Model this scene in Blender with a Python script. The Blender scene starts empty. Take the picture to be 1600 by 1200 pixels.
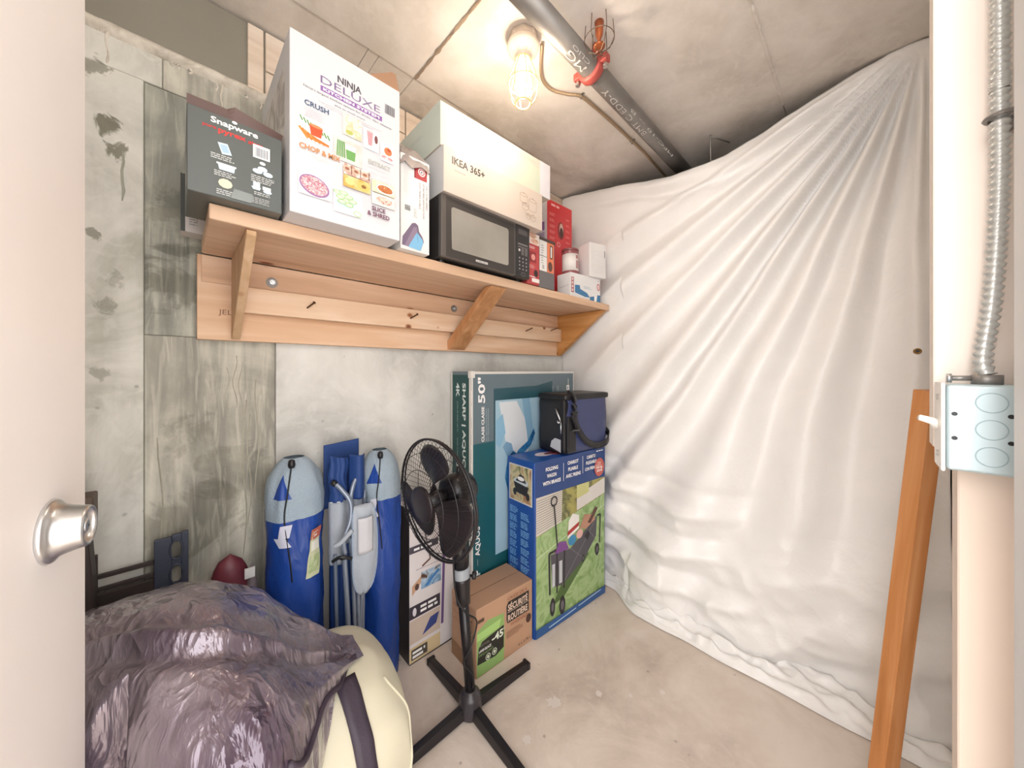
import bpy, bmesh, math, random
from mathutils import Vector, Matrix, noise, Euler
R = math.radians
S = bpy.context.scene
COL = S.collection

# ---------------------------------------------------------------- camera
cd = bpy.data.cameras.new('camera'); cam = bpy.data.objects.new('camera', cd); COL.objects.link(cam)
cam.location = (0, 0, 1.25)
cam.rotation_euler = (R(90), 0, R(45.74 - 90))
cd.sensor_width = 36.0
cd.lens = 36.0 * 538 / 1600
cd.shift_y = -21 / 1600
cd.clip_start = 0.02
S.camera = cam
# ---------------------------------------------------------------- world, light, exposure
w = bpy.data.worlds.new('hall_light'); S.world = w; w.use_nodes = True
w.node_tree.nodes['Background'].inputs[0].default_value = (1.0, 0.985, 0.97, 1)
w.node_tree.nodes['Background'].inputs[1].default_value = 3.0
S.view_settings.view_transform = 'Standard'; S.view_settings.look = 'None'
S.view_settings.exposure = 0.68; S.view_settings.gamma = 1.0
S.view_settings.use_curve_mapping = False
def light(kind, name, loc, power, color=(1, 1, 1), size=0.1, size_y=None, target=None):
    ld = bpy.data.lights.new(name, kind); ld.energy = power; ld.color = color
    if kind == 'AREA':
        ld.shape = 'RECTANGLE'; ld.size = size; ld.size_y = size_y or size
    else: ld.shadow_soft_size = size
    o = bpy.data.objects.new(name, ld); COL.objects.link(o); o.location = loc
    if target: o.rotation_euler = (Vector(target) - Vector(loc)).to_track_quat('-Z', 'Y').to_euler()
    return o
# added fill light outside the doorway, behind the camera
light('AREA', 'fill_light_behind_camera', (-2.2, -0.45, 2.3), 75, (1.0, 0.97, 0.95), 1.6, 1.6, (1.6, 0.4, 1.1))
# the bare bulb in its cage
light('POINT', 'bulb_light', (0.887, 0.853, 2.24), 8.5, (1.0, 0.84, 0.70), 0.035)

# ---------------------------------------------------------------- materials
def srgb(h):
    h = h.lstrip('#'); c = [int(h[i:i+2], 16) / 255 for i in (0, 2, 4)]
    return tuple(((x / 12.92) if x <= .04045 else ((x + .055) / 1.055) ** 2.4) for x in c)
MATS = {}
def mat(name, col, rough=.6, metal=0, bump=0, bscale=40, var=0, vscale=6, spec=.5, emit=0, stretch=(1, 1, 1), coat=0, trans=0, alpha=1, detail=4):
    if name in MATS: return MATS[name]
    m = bpy.data.materials.new(name); m.use_nodes = True; nt = m.node_tree; N = nt.nodes; L = nt.links
    b = N['Principled BSDF']; c = srgb(col) if isinstance(col, str) else col
    b.inputs['Base Color'].default_value = (*c, 1); b.inputs['Roughness'].default_value = rough
    b.inputs['Metallic'].default_value = metal; b.inputs['Specular IOR Level'].default_value = spec
    b.inputs['Coat Weight'].default_value = coat; b.inputs['Transmission Weight'].default_value = trans
    b.inputs['Alpha'].default_value = alpha
    if emit:
        b.inputs['Emission Color'].default_value = (*c, 1); b.inputs['Emission Strength'].default_value = emit
    tc = N.new('ShaderNodeTexCoord'); mp = N.new('ShaderNodeMapping'); mp.inputs['Scale'].default_value = stretch
    L.new(tc.outputs['Object'], mp.inputs['Vector'])
    n = N.new('ShaderNodeTexNoise'); n.inputs['Scale'].default_value = vscale; n.inputs['Detail'].default_value = detail
    L.new(mp.outputs['Vector'], n.inputs['Vector'])
    vv = var if var else .05
    r = N.new('ShaderNodeValToRGB'); r.color_ramp.elements[0].position = .3; r.color_ramp.elements[1].position = .7
    r.color_ramp.elements[0].color = (*[x * (1 - vv) for x in c], 1)
    r.color_ramp.elements[1].color = (*[min(1, x * (1 + vv * .6)) for x in c], 1)
    L.new(n.outputs['Fac'], r.inputs['Fac']); L.new(r.outputs['Color'], b.inputs['Base Color'])
    if bump:
        n2 = N.new('ShaderNodeTexNoise'); n2.inputs['Scale'].default_value = bscale; n2.inputs['Detail'].default_value = 6
        L.new(mp.outputs['Vector'], n2.inputs['Vector'])
        bp = N.new('ShaderNodeBump'); bp.inputs['Strength'].default_value = bump; bp.inputs['Distance'].default_value = .01
        L.new(n2.outputs['Fac'], bp.inputs['Height']); L.new(bp.outputs['Normal'], b.inputs['Normal'])
    MATS[name] = m
    return m

def ramp(N, pts):
    r = N.new('ShaderNodeValToRGB'); e = r.color_ramp.elements
    while len(e) < len(pts): e.new(.5)
    for k, (p, c) in enumerate(pts):
        e[k].position = p; cc = srgb(c) if isinstance(c, str) else (c, c, c); e[k].color = (*cc, 1)
    return r
D_WALL = 1.466
def concrete(name, lo, mid, hi, streak=.6, seed=0, pits=True, scale=2.2, spots=()):
    m = bpy.data.materials.new(name); m.use_nodes = True; nt = m.node_tree; N = nt.nodes; L = nt.links
    b = N['Principled BSDF']; b.inputs['Roughness'].default_value = .85; b.inputs['Specular IOR Level'].default_value = .2
    tc = N.new('ShaderNodeTexCoord')
    mp = N.new('ShaderNodeMapping'); mp.inputs['Location'].default_value = (seed, seed * 2.3, seed * .7); L.new(tc.outputs['Object'], mp.inputs['Vector'])
    n1 = N.new('ShaderNodeTexNoise'); n1.inputs['Scale'].default_value = scale; n1.inputs['Detail'].default_value = 9; n1.inputs['Roughness'].default_value = .62; n1.inputs['Distortion'].default_value = .9
    L.new(mp.outputs['Vector'], n1.inputs['Vector'])
    mp2 = N.new('ShaderNodeMapping'); mp2.inputs['Scale'].default_value = (9, 9, .9) if streak else (3, 3, 3); mp2.inputs['Location'].default_value = (seed, 1, 2)
    L.new(tc.outputs['Object'], mp2.inputs['Vector'])
    n2 = N.new('ShaderNodeTexNoise'); n2.inputs['Scale'].default_value = 2.2; n2.inputs['Detail'].default_value = 7; n2.inputs['Distortion'].default_value = .5
    L.new(mp2.outputs['Vector'], n2.inputs['Vector'])
    mx = N.new('ShaderNodeMix'); mx.data_type = 'FLOAT'; mx.inputs[0].default_value = streak * .55 + (0 if streak else .3)
    L.new(n1.outputs['Fac'], mx.inputs[2]); L.new(n2.outputs['Fac'], mx.inputs[3])
    r = ramp(N, [(.34, lo), (.48, mid), (.62, hi)]); L.new(mx.outputs[0], r.inputs['Fac'])
    col = r.outputs['Color']
    if pits:
        v = N.new('ShaderNodeTexVoronoi'); v.inputs['Scale'].default_value = 11; v.inputs['Randomness'].default_value = 1
        L.new(mp.outputs['Vector'], v.inputs['Vector'])
        r2 = ramp(N, [(.03, .35), (.075, 1.0)]); L.new(v.outputs['Distance'], r2.inputs['Fac'])
        mm = N.new('ShaderNodeMix'); mm.data_type = 'RGBA'; mm.blend_type = 'MULTIPLY'; mm.inputs[0].default_value = .55
        L.new(col, mm.inputs[6]); L.new(r2.outputs['Color'], mm.inputs[7]); col = mm.outputs[2]
    nm = N.new('ShaderNodeTexNoise'); nm.inputs['Scale'].default_value = 16; nm.inputs['Detail'].default_value = 6; nm.inputs['Distortion'].default_value = 1.5; L.new(mp2.outputs['Vector'] if streak > .7 else mp.outputs['Vector'], nm.inputs['Vector'])
    if streak > .7: nm.inputs['Scale'].default_value = 5
    r4 = ramp(N, [(.52, 0.0), (.66, 1.0)]); L.new(nm.outputs['Fac'], r4.inputs['Fac'])
    mh = N.new('ShaderNodeMix'); mh.data_type = 'RGBA'; L.new(r4.outputs['Color'], mh.inputs[0]); L.new(col, mh.inputs[6]); mh.inputs[7].default_value = (*srgb(hi), 1)
    md = N.new('ShaderNodeMath'); md.operation = 'MULTIPLY'; md.inputs[1].default_value = .55 if streak > .7 else .3; L.new(r4.outputs['Color'], md.inputs[0]); L.new(md.outputs[0], mh.inputs[0]); col = mh.outputs[2]
    for (sx, sz, ra, dark) in spots:       # damp stains with ragged outlines
        ds = N.new('ShaderNodeVectorMath'); ds.operation = 'DISTANCE'; ds.inputs[1].default_value = (sx, D_WALL, sz); L.new(tc.outputs['Object'], ds.inputs[0])
        m1 = N.new('ShaderNodeMath'); m1.operation = 'MULTIPLY_ADD'; m1.inputs[1].default_value = -.75/ra; m1.inputs[2].default_value = -.15; L.new(ds.outputs['Value'], m1.inputs[0])
        ns = N.new('ShaderNodeTexNoise'); ns.inputs['Scale'].default_value = .85/ra; ns.inputs['Distortion'].default_value = .8; ns.inputs['Detail'].default_value = 6; ns.inputs['Roughness'].default_value = .65; L.new(mp.outputs['Vector'], ns.inputs['Vector'])
        m2 = N.new('ShaderNodeMath'); m2.operation = 'MULTIPLY_ADD'; m2.inputs[1].default_value = 2.2; L.new(ns.outputs['Fac'], m2.inputs[0]); L.new(m1.outputs[0], m2.inputs[2])
        r3 = ramp(N, [(.50, 0.0), (.66, 1.0)]); L.new(m2.outputs[0], r3.inputs['Fac'])
        mk = N.new('ShaderNodeMath'); mk.operation = 'MULTIPLY'; mk.inputs[1].default_value = dark; L.new(r3.outputs['Color'], mk.inputs[0])
        mm2 = N.new('ShaderNodeMix'); mm2.data_type = 'RGBA'; mm2.blend_type = 'MULTIPLY'; L.new(mk.outputs[0], mm2.inputs[0]); L.new(col, mm2.inputs[6]); mm2.inputs[7].default_value = (*srgb('#8f8c7e'), 1); col = mm2.outputs[2]
    L.new(col, b.inputs['Base Color'])
    bp = N.new('ShaderNodeBump'); bp.inputs['Strength'].default_value = .35; bp.inputs['Distance'].default_value = .02
    L.new(mx.outputs[0], bp.inputs['Height']); L.new(bp.outputs['Normal'], b.inputs['Normal'])
    MATS[name] = m
    return m
def wood(name, lo, mid, hi, axis='x', seed=0, knots=True, rough=.6, kd=2.6):
    if name in MATS: return MATS[name]
    m = bpy.data.materials.new(name); m.use_nodes = True; nt = m.node_tree; N = nt.nodes; L = nt.links
    b = N['Principled BSDF']; b.inputs['Roughness'].default_value = rough; b.inputs['Specular IOR Level'].default_value = .3
    tc = N.new('ShaderNodeTexCoord'); mp = N.new('ShaderNodeMapping')
    sc = {'x': (1.2, 14, 14), 'y': (14, 1.2, 14), 'z': (14, 14, 1.2)}[axis]
    mp.inputs['Scale'].default_value = sc; mp.inputs['Location'].default_value = (seed, seed * 1.7, seed * .3)
    L.new(tc.outputs['Object'], mp.inputs['Vector'])
    n = N.new('ShaderNodeTexNoise'); n.inputs['Scale'].default_value = 1.6; n.inputs['Detail'].default_value = 7; n.inputs['Distortion'].default_value = .6
    L.new(mp.outputs['Vector'], n.inputs['Vector'])
    r = ramp(N, [(.3, lo), (.5, mid), (.7, hi)]); L.new(n.outputs['Fac'], r.inputs['Fac']); col = r.outputs['Color']
    if knots:
        m3 = N.new('ShaderNodeMapping'); m3.inputs['Scale'].default_value = (.75 if axis == 'x' else 1, 1, .75 if axis == 'z' else 1); m3.inputs['Location'].default_value = (seed * 1.3, seed, seed)
        L.new(tc.outputs['Object'], m3.inputs['Vector'])
        v = N.new('ShaderNodeTexVoronoi'); v.inputs['Scale'].default_value = kd * 2.4; L.new(m3.outputs['Vector'], v.inputs['Vector'])
        r2 = ramp(N, [(.05, '#7a4a2c'), (.075, '#b98259'), (.13, '#ffffff')]); L.new(v.outputs['Distance'], r2.inputs['Fac'])
        mm = N.new('ShaderNodeMix'); mm.data_type = 'RGBA'; mm.blend_type = 'MULTIPLY'; mm.inputs[0].default_value = .9
        L.new(col, mm.inputs[6]); L.new(r2.outputs['Color'], mm.inputs[7]); col = mm.outputs[2]
    L.new(col, b.inputs['Base Color'])
    bp = N.new('ShaderNodeBump'); bp.inputs['Strength'].default_value = .12; bp.inputs['Distance'].default_value = .004
    L.new(n.outputs['Fac'], bp.inputs['Height']); L.new(bp.outputs['Normal'], b.inputs['Normal'])
    MATS[name] = m
    return m
def P(col, rough=.5):                      # printing ink
    return mat('ink_' + col.strip('#'), col, rough)
def creased(name, col, rough, rot, scl, strength=.8, coat=0, var=.25, dist=.02, fine=.35, col2=None, tl=0, metal=0):
    m = bpy.data.materials.new(name); m.use_nodes = True; nt = m.node_tree; N = nt.nodes; L = nt.links
    b = N['Principled BSDF']; b.inputs['Roughness'].default_value = rough; b.inputs['Coat Weight'].default_value = coat; b.inputs['Coat Roughness'].default_value = .1; b.inputs['Metallic'].default_value = metal
    tc = N.new('ShaderNodeTexCoord'); hs = None
    for k, (sc, wt, dt) in enumerate(((1, 1, 3), (2.7, fine, 4))):
        mp = N.new('ShaderNodeMapping'); mp.inputs['Rotation'].default_value = rot; mp.inputs['Scale'].default_value = [x*sc for x in scl]; mp.inputs['Location'].default_value = (k*3, k, 0)
        L.new(tc.outputs['Object'], mp.inputs['Vector'])
        n = N.new('ShaderNodeTexNoise'); n.inputs['Scale'].default_value = 1; n.inputs['Detail'].default_value = dt; n.inputs['Roughness'].default_value = .45; n.inputs['Distortion'].default_value = .7; L.new(mp.outputs['Vector'], n.inputs['Vector'])
        s1 = N.new('ShaderNodeMath'); s1.operation = 'SUBTRACT'; s1.inputs[1].default_value = .5; L.new(n.outputs['Fac'], s1.inputs[0])
        s2 = N.new('ShaderNodeMath'); s2.operation = 'ABSOLUTE'; L.new(s1.outputs[0], s2.inputs[0])
        s3 = N.new('ShaderNodeMath'); s3.operation = 'MULTIPLY'; s3.inputs[1].default_value = -wt; L.new(s2.outputs[0], s3.inputs[0])
        if hs is None: hs = s3.outputs[0]
        else:
            s4 = N.new('ShaderNodeMath'); L.new(hs, s4.inputs[0]); L.new(s3.outputs[0], s4.inputs[1]); hs = s4.outputs[0]
    bp = N.new('ShaderNodeBump'); bp.inputs['Strength'].default_value = strength; bp.inputs['Distance'].default_value = dist; L.new(hs, bp.inputs['Height']); L.new(bp.outputs['Normal'], b.inputs['Normal']); L.new(bp.outputs['Normal'], b.inputs['Coat Normal'])
    c = srgb(col); c2 = srgb(col2) if col2 else tuple(x*(1-var) for x in c)
    n = N.new('ShaderNodeTexNoise'); n.inputs['Scale'].default_value = 4; n.inputs['Detail'].default_value = 4; L.new(tc.outputs['Object'], n.inputs['Vector'])
    rr = N.new('ShaderNodeValToRGB'); rr.color_ramp.elements[0].position = .35; rr.color_ramp.elements[1].position = .65; rr.color_ramp.elements[0].color = (*c2, 1); rr.color_ramp.elements[1].color = (*c, 1)
    L.new(n.outputs['Fac'], rr.inputs['Fac']); L.new(rr.outputs['Color'], b.inputs['Base Color'])
    MATS[name] = m
    return m
def photo(name, cols, scale=18, seed=0, rough=.45):   # mottled printed picture
    if name in MATS: return MATS[name]
    m = bpy.data.materials.new(name); m.use_nodes = True; nt = m.node_tree; N = nt.nodes; L = nt.links
    b = N['Principled BSDF']; b.inputs['Roughness'].default_value = rough
    tc = N.new('ShaderNodeTexCoord'); mp = N.new('ShaderNodeMapping'); mp.inputs['Location'].default_value = (seed, seed, seed); L.new(tc.outputs['Object'], mp.inputs['Vector'])
    n = N.new('ShaderNodeTexNoise'); n.inputs['Scale'].default_value = scale; n.inputs['Detail'].default_value = 3; n.inputs['Distortion'].default_value = 1.0
    L.new(mp.outputs['Vector'], n.inputs['Vector'])
    k = len(cols); r = ramp(N, [(.3 + .4 * i / max(1, k - 1), c) for i, c in enumerate(cols)])
    L.new(n.outputs['Fac'], r.inputs['Fac']); L.new(r.outputs['Color'], b.inputs['Base Color'])
    MATS[name] = m
    return m

# ---------------------------------------------------------------- mesh helpers
class MB:
    def __init__(s): s.v = []; s.f = []; s.m = []; s.mats = []; s.M = Matrix()
    def mi(s, m):
        if m not in s.mats: s.mats.append(m)
        return s.mats.index(m)
    def add(s, vs, fs, m):
        o = len(s.v); s.v += [tuple(s.M @ Vector(p)) for p in vs]; i = s.mi(m)
        for f in fs: s.f.append(tuple(o + k for k in f)); s.m.append(i)
    def box(s, a, b, m):
        x0, y0, z0 = a; x1, y1, z1 = b
        s.add([(x0,y0,z0),(x1,y0,z0),(x1,y1,z0),(x0,y1,z0),(x0,y0,z1),(x1,y0,z1),(x1,y1,z1),(x0,y1,z1)],
              [(3,2,1,0),(4,5,6,7),(0,1,5,4),(1,2,6,5),(2,3,7,6),(3,0,4,7)], m)
    def prism(s, poly, ax, a, b, m):       # extrude a polygon along an axis
        def p(q, t): return {'x': (t, q[0], q[1]), 'y': (q[0], t, q[1]), 'z': (q[0], q[1], t)}[ax]
        n = len(poly)
        s.add([p(q, a) for q in poly] + [p(q, b) for q in poly],
              [tuple(range(n))[::-1], tuple(range(n, 2*n))] + [(i, (i+1) % n, n+(i+1) % n, n+i) for i in range(n)], m)
    def tube(s, pts, r, m, n=10, cap=True, ry=None):
        pts = [Vector(p) for p in pts]; rr = r if isinstance(r, (list, tuple)) else [r] * len(pts)
        vs = []; up = None
        for i, p in enumerate(pts):
            t = (pts[min(i+1, len(pts)-1)] - pts[max(i-1, 0)]).normalized()
            if up is None: up = t.orthogonal().normalized()
            up = (up - t * up.dot(t)).normalized(); sd = t.cross(up)
            for k in range(n):
                a = 2 * math.pi * k / n; vs.append(tuple(p + up * math.cos(a) * rr[i] + sd * math.sin(a) * (rr[i] if ry is None else ry)))
        fs = [(i*n+k, i*n+(k+1) % n, (i+1)*n+(k+1) % n, (i+1)*n+k) for i in range(len(pts)-1) for k in range(n)]
        if cap: fs += [tuple(range(n))[::-1], tuple(range((len(pts)-1)*n, len(pts)*n))]
        s.add(vs, fs, m)
    def ring(s, c, u, v, ru, rv, r, m, n=48, k=8):
        c, u, v = Vector(c), Vector(u).normalized(), Vector(v).normalized(); w_ = u.cross(v).normalized(); vs = []
        for i in range(n):
            a = 2*math.pi*i/n; d = u*math.cos(a)*ru + v*math.sin(a)*rv; dn = d.normalized()
            for j in range(k):
                b = 2*math.pi*j/k; vs.append(tuple(c + d + dn*math.cos(b)*r + w_*math.sin(b)*r))
        s.add(vs, [(i*k+j, ((i+1) % n)*k+j, ((i+1) % n)*k+(j+1) % k, i*k+(j+1) % k) for i in range(n) for j in range(k)], m)
    def lathe(s, prof, m, n=32, c=(0,0,0), ax=(0,0,1)):
        ax = Vector(ax).normalized(); u = ax.orthogonal().normalized(); v = ax.cross(u); c = Vector(c); vs = []
        for r, h in prof:
            for k in range(n):
                a = 2*math.pi*k/n; vs.append(tuple(c + ax*h + (u*math.cos(a) + v*math.sin(a))*max(r, 1e-5)))
        s.add(vs, [(i*n+k, i*n+(k+1) % n, (i+1)*n+(k+1) % n, (i+1)*n+k) for i in range(len(prof)-1) for k in range(n)], m)
    def grid(s, fn, nu, nv, m, closed_u=False):
        vs = [tuple(fn(i/(nu if closed_u else nu-1), j/(nv-1))) for j in range(nv) for i in range(nu)]
        fs = [(j*nu+i, j*nu+(i+1) % nu, (j+1)*nu+(i+1) % nu, (j+1)*nu+i) for j in range(nv-1) for i in range(nu if closed_u else nu-1)]
        s.add(vs, fs, m)
    def build(s, name, parent=None, smooth=False, bevel=0, segs=2, solid=0, sub=0):
        me = bpy.data.meshes.new(name); me.from_pydata(s.v, [], s.f)
        for m in s.mats: me.materials.append(m)
        me.polygons.foreach_set('material_index', s.m)
        bm = bmesh.new(); bm.from_mesh(me); bmesh.ops.recalc_face_normals(bm, faces=bm.faces); bm.to_mesh(me); bm.free()
        if smooth: me.polygons.foreach_set('use_smooth', [True] * len(me.polygons))
        o = bpy.data.objects.new(name, me); COL.objects.link(o)
        if parent: o.parent = parent
        if solid:
            d = o.modifiers.new('thickness', 'SOLIDIFY'); d.thickness = solid; d.offset = 0
        if sub:
            d = o.modifiers.new('subsurf', 'SUBSURF'); d.levels = sub; d.render_levels = sub
        if bevel:
            d = o.modifiers.new('bevel', 'BEVEL'); d.width = bevel; d.segments = segs; d.limit_method = 'ANGLE'; d.angle_limit = R(35)
            if smooth or segs > 1:
                me.polygons.foreach_set('use_smooth', [True] * len(me.polygons))
                d2 = o.modifiers.new('wn', 'WEIGHTED_NORMAL'); d2.keep_sharp = True
        return o
def tag(o, label, cat, group=None):
    o['label'] = label; o['category'] = cat
    if group: o['group'] = group
    return o
def empty(name, loc=(0,0,0), rz=0, label=None, cat=None, group=None):
    o = bpy.data.objects.new(name, None); COL.objects.link(o); o.location = loc; o.rotation_euler = (0, 0, rz); o.empty_display_size = .05
    if label: tag(o, label, cat, group)
    return o
def struct(o): o['kind'] = 'structure'; return o

TXT = {}
def glyphs(t, bold):
    k = (t, bold)
    if k not in TXT:
        cu = bpy.data.curves.new('txt', 'FONT'); cu.body = t; cu.size = 1; cu.offset = .028 if bold else .0; cu.resolution_u = 2
        ob = bpy.data.objects.new('txt', cu); me = bpy.data.meshes.new_from_object(ob)
        vs = [(v.co.x, v.co.y) for v in me.vertices]; fs = [tuple(p.vertices) for p in me.polygons]
        bpy.data.objects.remove(ob); bpy.data.curves.remove(cu); bpy.data.meshes.remove(me)
        TXT[k] = (vs, fs)
    return TXT[k]
class Print:
    """flat printing on a face: o = lower-left corner, u to the right, v up, n outwards; all in local metres"""
    def __init__(s, o, u, v):
        s.o, s.u, s.v = Vector(o), Vector(u).normalized(), Vector(v).normalized(); s.n = s.u.cross(s.v); s.mb = MB(); s.k = 1
    def poly(s, pts, m, lift=None):
        k = s.k if lift is None else lift; s.k += 0 if lift is not None else .25
        s.mb.add([tuple(s.o + s.u*a + s.v*b + s.n*.0003*k) for a, b in pts], [tuple(range(len(pts)))], m)
    def rect(s, a, b, c, d, m): s.poly([(a,b),(c,b),(c,d),(a,d)], m)
    def ell(s, cx, cy, rx, ry, m, n=24, rot=0):
        s.poly([(cx + math.cos(t)*rx*math.cos(rot) - math.sin(t)*ry*math.sin(rot), cy + math.cos(t)*rx*math.sin(rot) + math.sin(t)*ry*math.cos(rot)) for t in [2*math.pi*i/n for i in range(n)]], m)
    def ringp(s, cx, cy, rx, ry, w_, m, n=24):
        s.k += .25; k = s.k
        pts = []
        for q in (1, 0):
            for i in range(n):
                t = 2*math.pi*i/n; pts.append((cx + math.cos(t)*(rx - q*w_), cy + math.sin(t)*(ry - q*w_)))
        s.mb.add([tuple(s.o + s.u*a + s.v*b + s.n*.0003*k) for a, b in pts], [(i, (i+1) % n, n+(i+1) % n, n+i) for i in range(n)], m)
    def line(s, a, b, w_, m):
        a, b = Vector(a), Vector(b); d = (b-a).normalized(); q = Vector((-d.y, d.x))*w_/2
        s.poly([tuple(a-q), tuple(b-q), tuple(b+q), tuple(a+q)], m)
    def text(s, t, x, y, h, m, width=None, align='l', bold=False, rot=0, cap=.70):
        vs, fs = glyphs(t, bold)
        if not vs: return
        x0 = min(v[0] for v in vs); x1 = max(v[0] for v in vs); sy = h / cap; sx = sy if width is None else width / (x1-x0)
        W = (x1-x0)*sx; ox = {'l': 0, 'c': -W/2, 'r': -W}[align]; ca, sa = math.cos(rot), math.sin(rot); s.k += .25; out = []
        for a, b in vs:
            a = (a-x0)*sx + ox; b = b*sy
            out.append(tuple(s.o + s.u*(x + a*ca - b*sa) + s.v*(y + a*sa + b*ca) + s.n*.0003*s.k))
        s.mb.add(out, fs, m)
    def fine(s, x, y, w_, n, dy, m, h=.0022, align='l', seed=1):   # rows of tiny print
        rnd = random.Random(seed)
        for i in range(n):
            q = w_*(rnd.uniform(.7, 1) if n > 1 else 1); x0 = x - q/2 if align == 'c' else x; a = x0; yy = y - i*dy
            while a < x0 + q:
                b = min(x0+q, a + rnd.uniform(.004, .012)*h/.0022); s.mb.add([tuple(s.o + s.u*p + s.v*r_ + s.n*.0003*s.k) for p, r_ in ((a,yy),(b,yy),(b,yy+h),(a,yy+h))], [(0,1,2,3)], m); a = b + .0015*h/.0022
        s.k += .25
    def barcode(s, x, y, w_, h, m, seed=3, vert=False):
        rnd = random.Random(seed); a = 0
        while a < w_:
            b = rnd.choice((.0012, .002, .003))*w_/.04
            if a + b > w_: break
            (s.rect(x, y+a, x+h, y+a+b, m) if vert else s.rect(x+a, y, x+a+b, y+h, m)); s.k -= .25; a += b + rnd.choice((.0012, .002))*w_/.04
        s.k += .25
    def build(s, name, parent): return s.mb.build(name, parent)
def carton(name, label, cat, loc, w_, d, h, m, rz=0, bev=.0015, group=None, body=None):
    """a box whose front-left bottom corner is loc; local x right, y back, z up"""
    b = MB(); b.box((0,0,0), (w_,d,h), m)
    o = b.build(name, None, bevel=bev, segs=1); o.location = loc; o.rotation_euler = (0,0,rz); tag(o, label, cat, group)
    return o, Print((0,0,0), (1,0,0), (0,0,1)), Print((0,d,0), (0,-1,0), (0,0,1)), Print((0,0,h), (1,0,0), (0,1,0))
# ================================================================ THE SETTING
D = 1.47; CZ = 2.44; FX = 2.9; RY = -.21
c_pale = concrete('concrete_pale', '#b0afa3', '#d3d1c8', '#e6e4dc', .35, 3, True, 3.0, [(-.135,1.93,.055,.9),(-.12,1.87,.05,.85),(-.16,2.08,.04,.7),(-.16,1.62,.03,.7),(-.14,1.43,.04,.5),(-.15,1.24,.03,.4),(-.12,1.5,.035,.35)])
c_stain = concrete('concrete_stained', '#83817a', '#a5a297', '#d2cec0', 1.0, 7, False, 3.4, [(.02,1.02,.12,.3),(.03,.78,.2,.4),(.13,.88,.15,.3)])
c_grey = concrete('concrete_damp_grey', '#77786f', '#989990', '#c6c4b6', 1.0, 11, False, 3.2, [(.0,1.52,.16,.5),(.03,1.75,.14,.35)])
c_light = concrete('concrete_light', '#c0bfba', '#d6d5d0', '#e3e2de', .2, 5)
c_ceil = concrete('concrete_ceiling', '#bfb6ac', '#d9d1c8', '#ebe4dd', 0, 13, False, 1.3)
c_floor = concrete('concrete_floor', '#bbaca1', '#d3c5b9', '#e0d4ca', 0, 17, True, 2.0)
m_gap = mat('joint_backing', '#8d887c', .9)  # backing colour that shows in the panel joints
def panel(b, x0, x1, z0, z1, y, m, g=.0007):
    b.box((x0+g, y, z0+g), (x1-g, D+.06, z1-g), m)
b = MB(); b.box((-.6, D+.006, 0), (FX+.1, D+.12, CZ), m_gap)
wall = struct(b.build('wall_left'))
def wp(x0, x1, z0, z1, y, m):
    q = MB(); panel(q, x0, x1, z0, z1, y, m); return q.build('concrete_panel', wall, bevel=.002, segs=1)
wp(-.6, -.068, 0, 2.095, D-.004, c_pale); wp(-.068, .253, 0, 1.355, D, c_stain); wp(-.068, .253, 1.355, 2.095, D+.002, c_grey)
wp(.253, FX+.1, 0, 1.355, D-.003, c_light); wp(.253, FX+.1, 1.355, 2.095, D+.001, c_stain)
wp(-.6, -.03, 2.095, 2.185, D-.002, c_pale); wp(-.03, FX+.1, 2.095, 2.185, D, c_stain)
# upper band over the pour line: grey slab edge, then pale form boards
m_form = wood('form_board', '#cdbba9', '#ddcbb9', '#e8dacb', 'x', 9, False, .8)
wp(-.6, .165, 2.215, CZ, D+.008, c_grey)
for x0, x1, z0, z1 in ((.172,.22,2.215,CZ),(.222,.40,2.215,2.30),(.222,.40,2.302,CZ),(.402,.75,2.215,2.33),(.402,.75,2.332,CZ),(.752,1.2,2.215,CZ),(1.202,FX+.1,2.215,CZ)):
    q = MB(); panel(q, x0, x1, z0, z1, D-.002, m_form, .0018); q.build('form_board', wall, bevel=.002, segs=1)
# ragged cement lip with drips
m_lip = concrete('cement_lip', '#b3ab9d', '#d8d0c3', '#e8e2d7', .3, 21, False, 9)
q = MB(); rnd = random.Random(4); nx = 260
rows = [(-.0, 2.222), (.014, 2.218), (.018, 2.20)]
def lipf(u, v):
    x = -.6 + u*(FX+.66); n = noise.noise(Vector((x*16, 1.3, 0)))*.5 + noise.noise(Vector((x*55, 5, 0)))*.3
    low = 2.182 + .011*n - max(0, noise.noise(Vector((x*30, 9, 0)))-.25)*.06
    z = 2.224 - v*(2.224-low); t = math.sin(v*math.pi)*.018 + .004*noise.noise(Vector((x*40, z*60, 2)))
    return (x, D+.004-t, z)
q.grid(lipf, nx, 7, m_lip)
lip = q.build('trim_1', None, smooth=True); struct(lip)
for i in range(34):
    x = rnd.uniform(-.45, .62); L_ = rnd.choice((.02, .02, .03, .04, .05, .09))*rnd.uniform(.7, 1.1); q = MB(); a = rnd.uniform(.002, .004)
    xx = [x + .0025*math.sin(k*1.3 + i) for k in range(7)]
    q.tube([(xx[k], D+.0005, 2.19 - L_*k/6) for k in range(7)], [a*1.7, a*1.2, a, a*.9, a, a*1.2, a*.4], m_lip, 6); q.build('cement_drip', lip, smooth=True)
# vertical mineral runs down the stained panel
m_run = concrete('mineral_run', '#9a9586', '#a8a394', '#b5b0a1', .4, 31, False, 8)
for (x, z0, z1, r_) in ((-.035,1.05,.55,.0022),(.165,1.15,.62,.0025),(.178,1.1,.7,.002),(.14,1.3,1.12,.002),(.155,1.28,1.08,.0018),(.20,1.22,.8,.002),(.12,1.26,1.1,.0015)):
    q = MB(); q.tube([(x + .006*math.sin(k*.9 + x*50), D+.0008, z0 + (z1-z0)*k/9) for k in range(10)], [r_]*9+[r_*.4], m_run, 6); q.build('mineral_run', wall, smooth=True)
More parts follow.
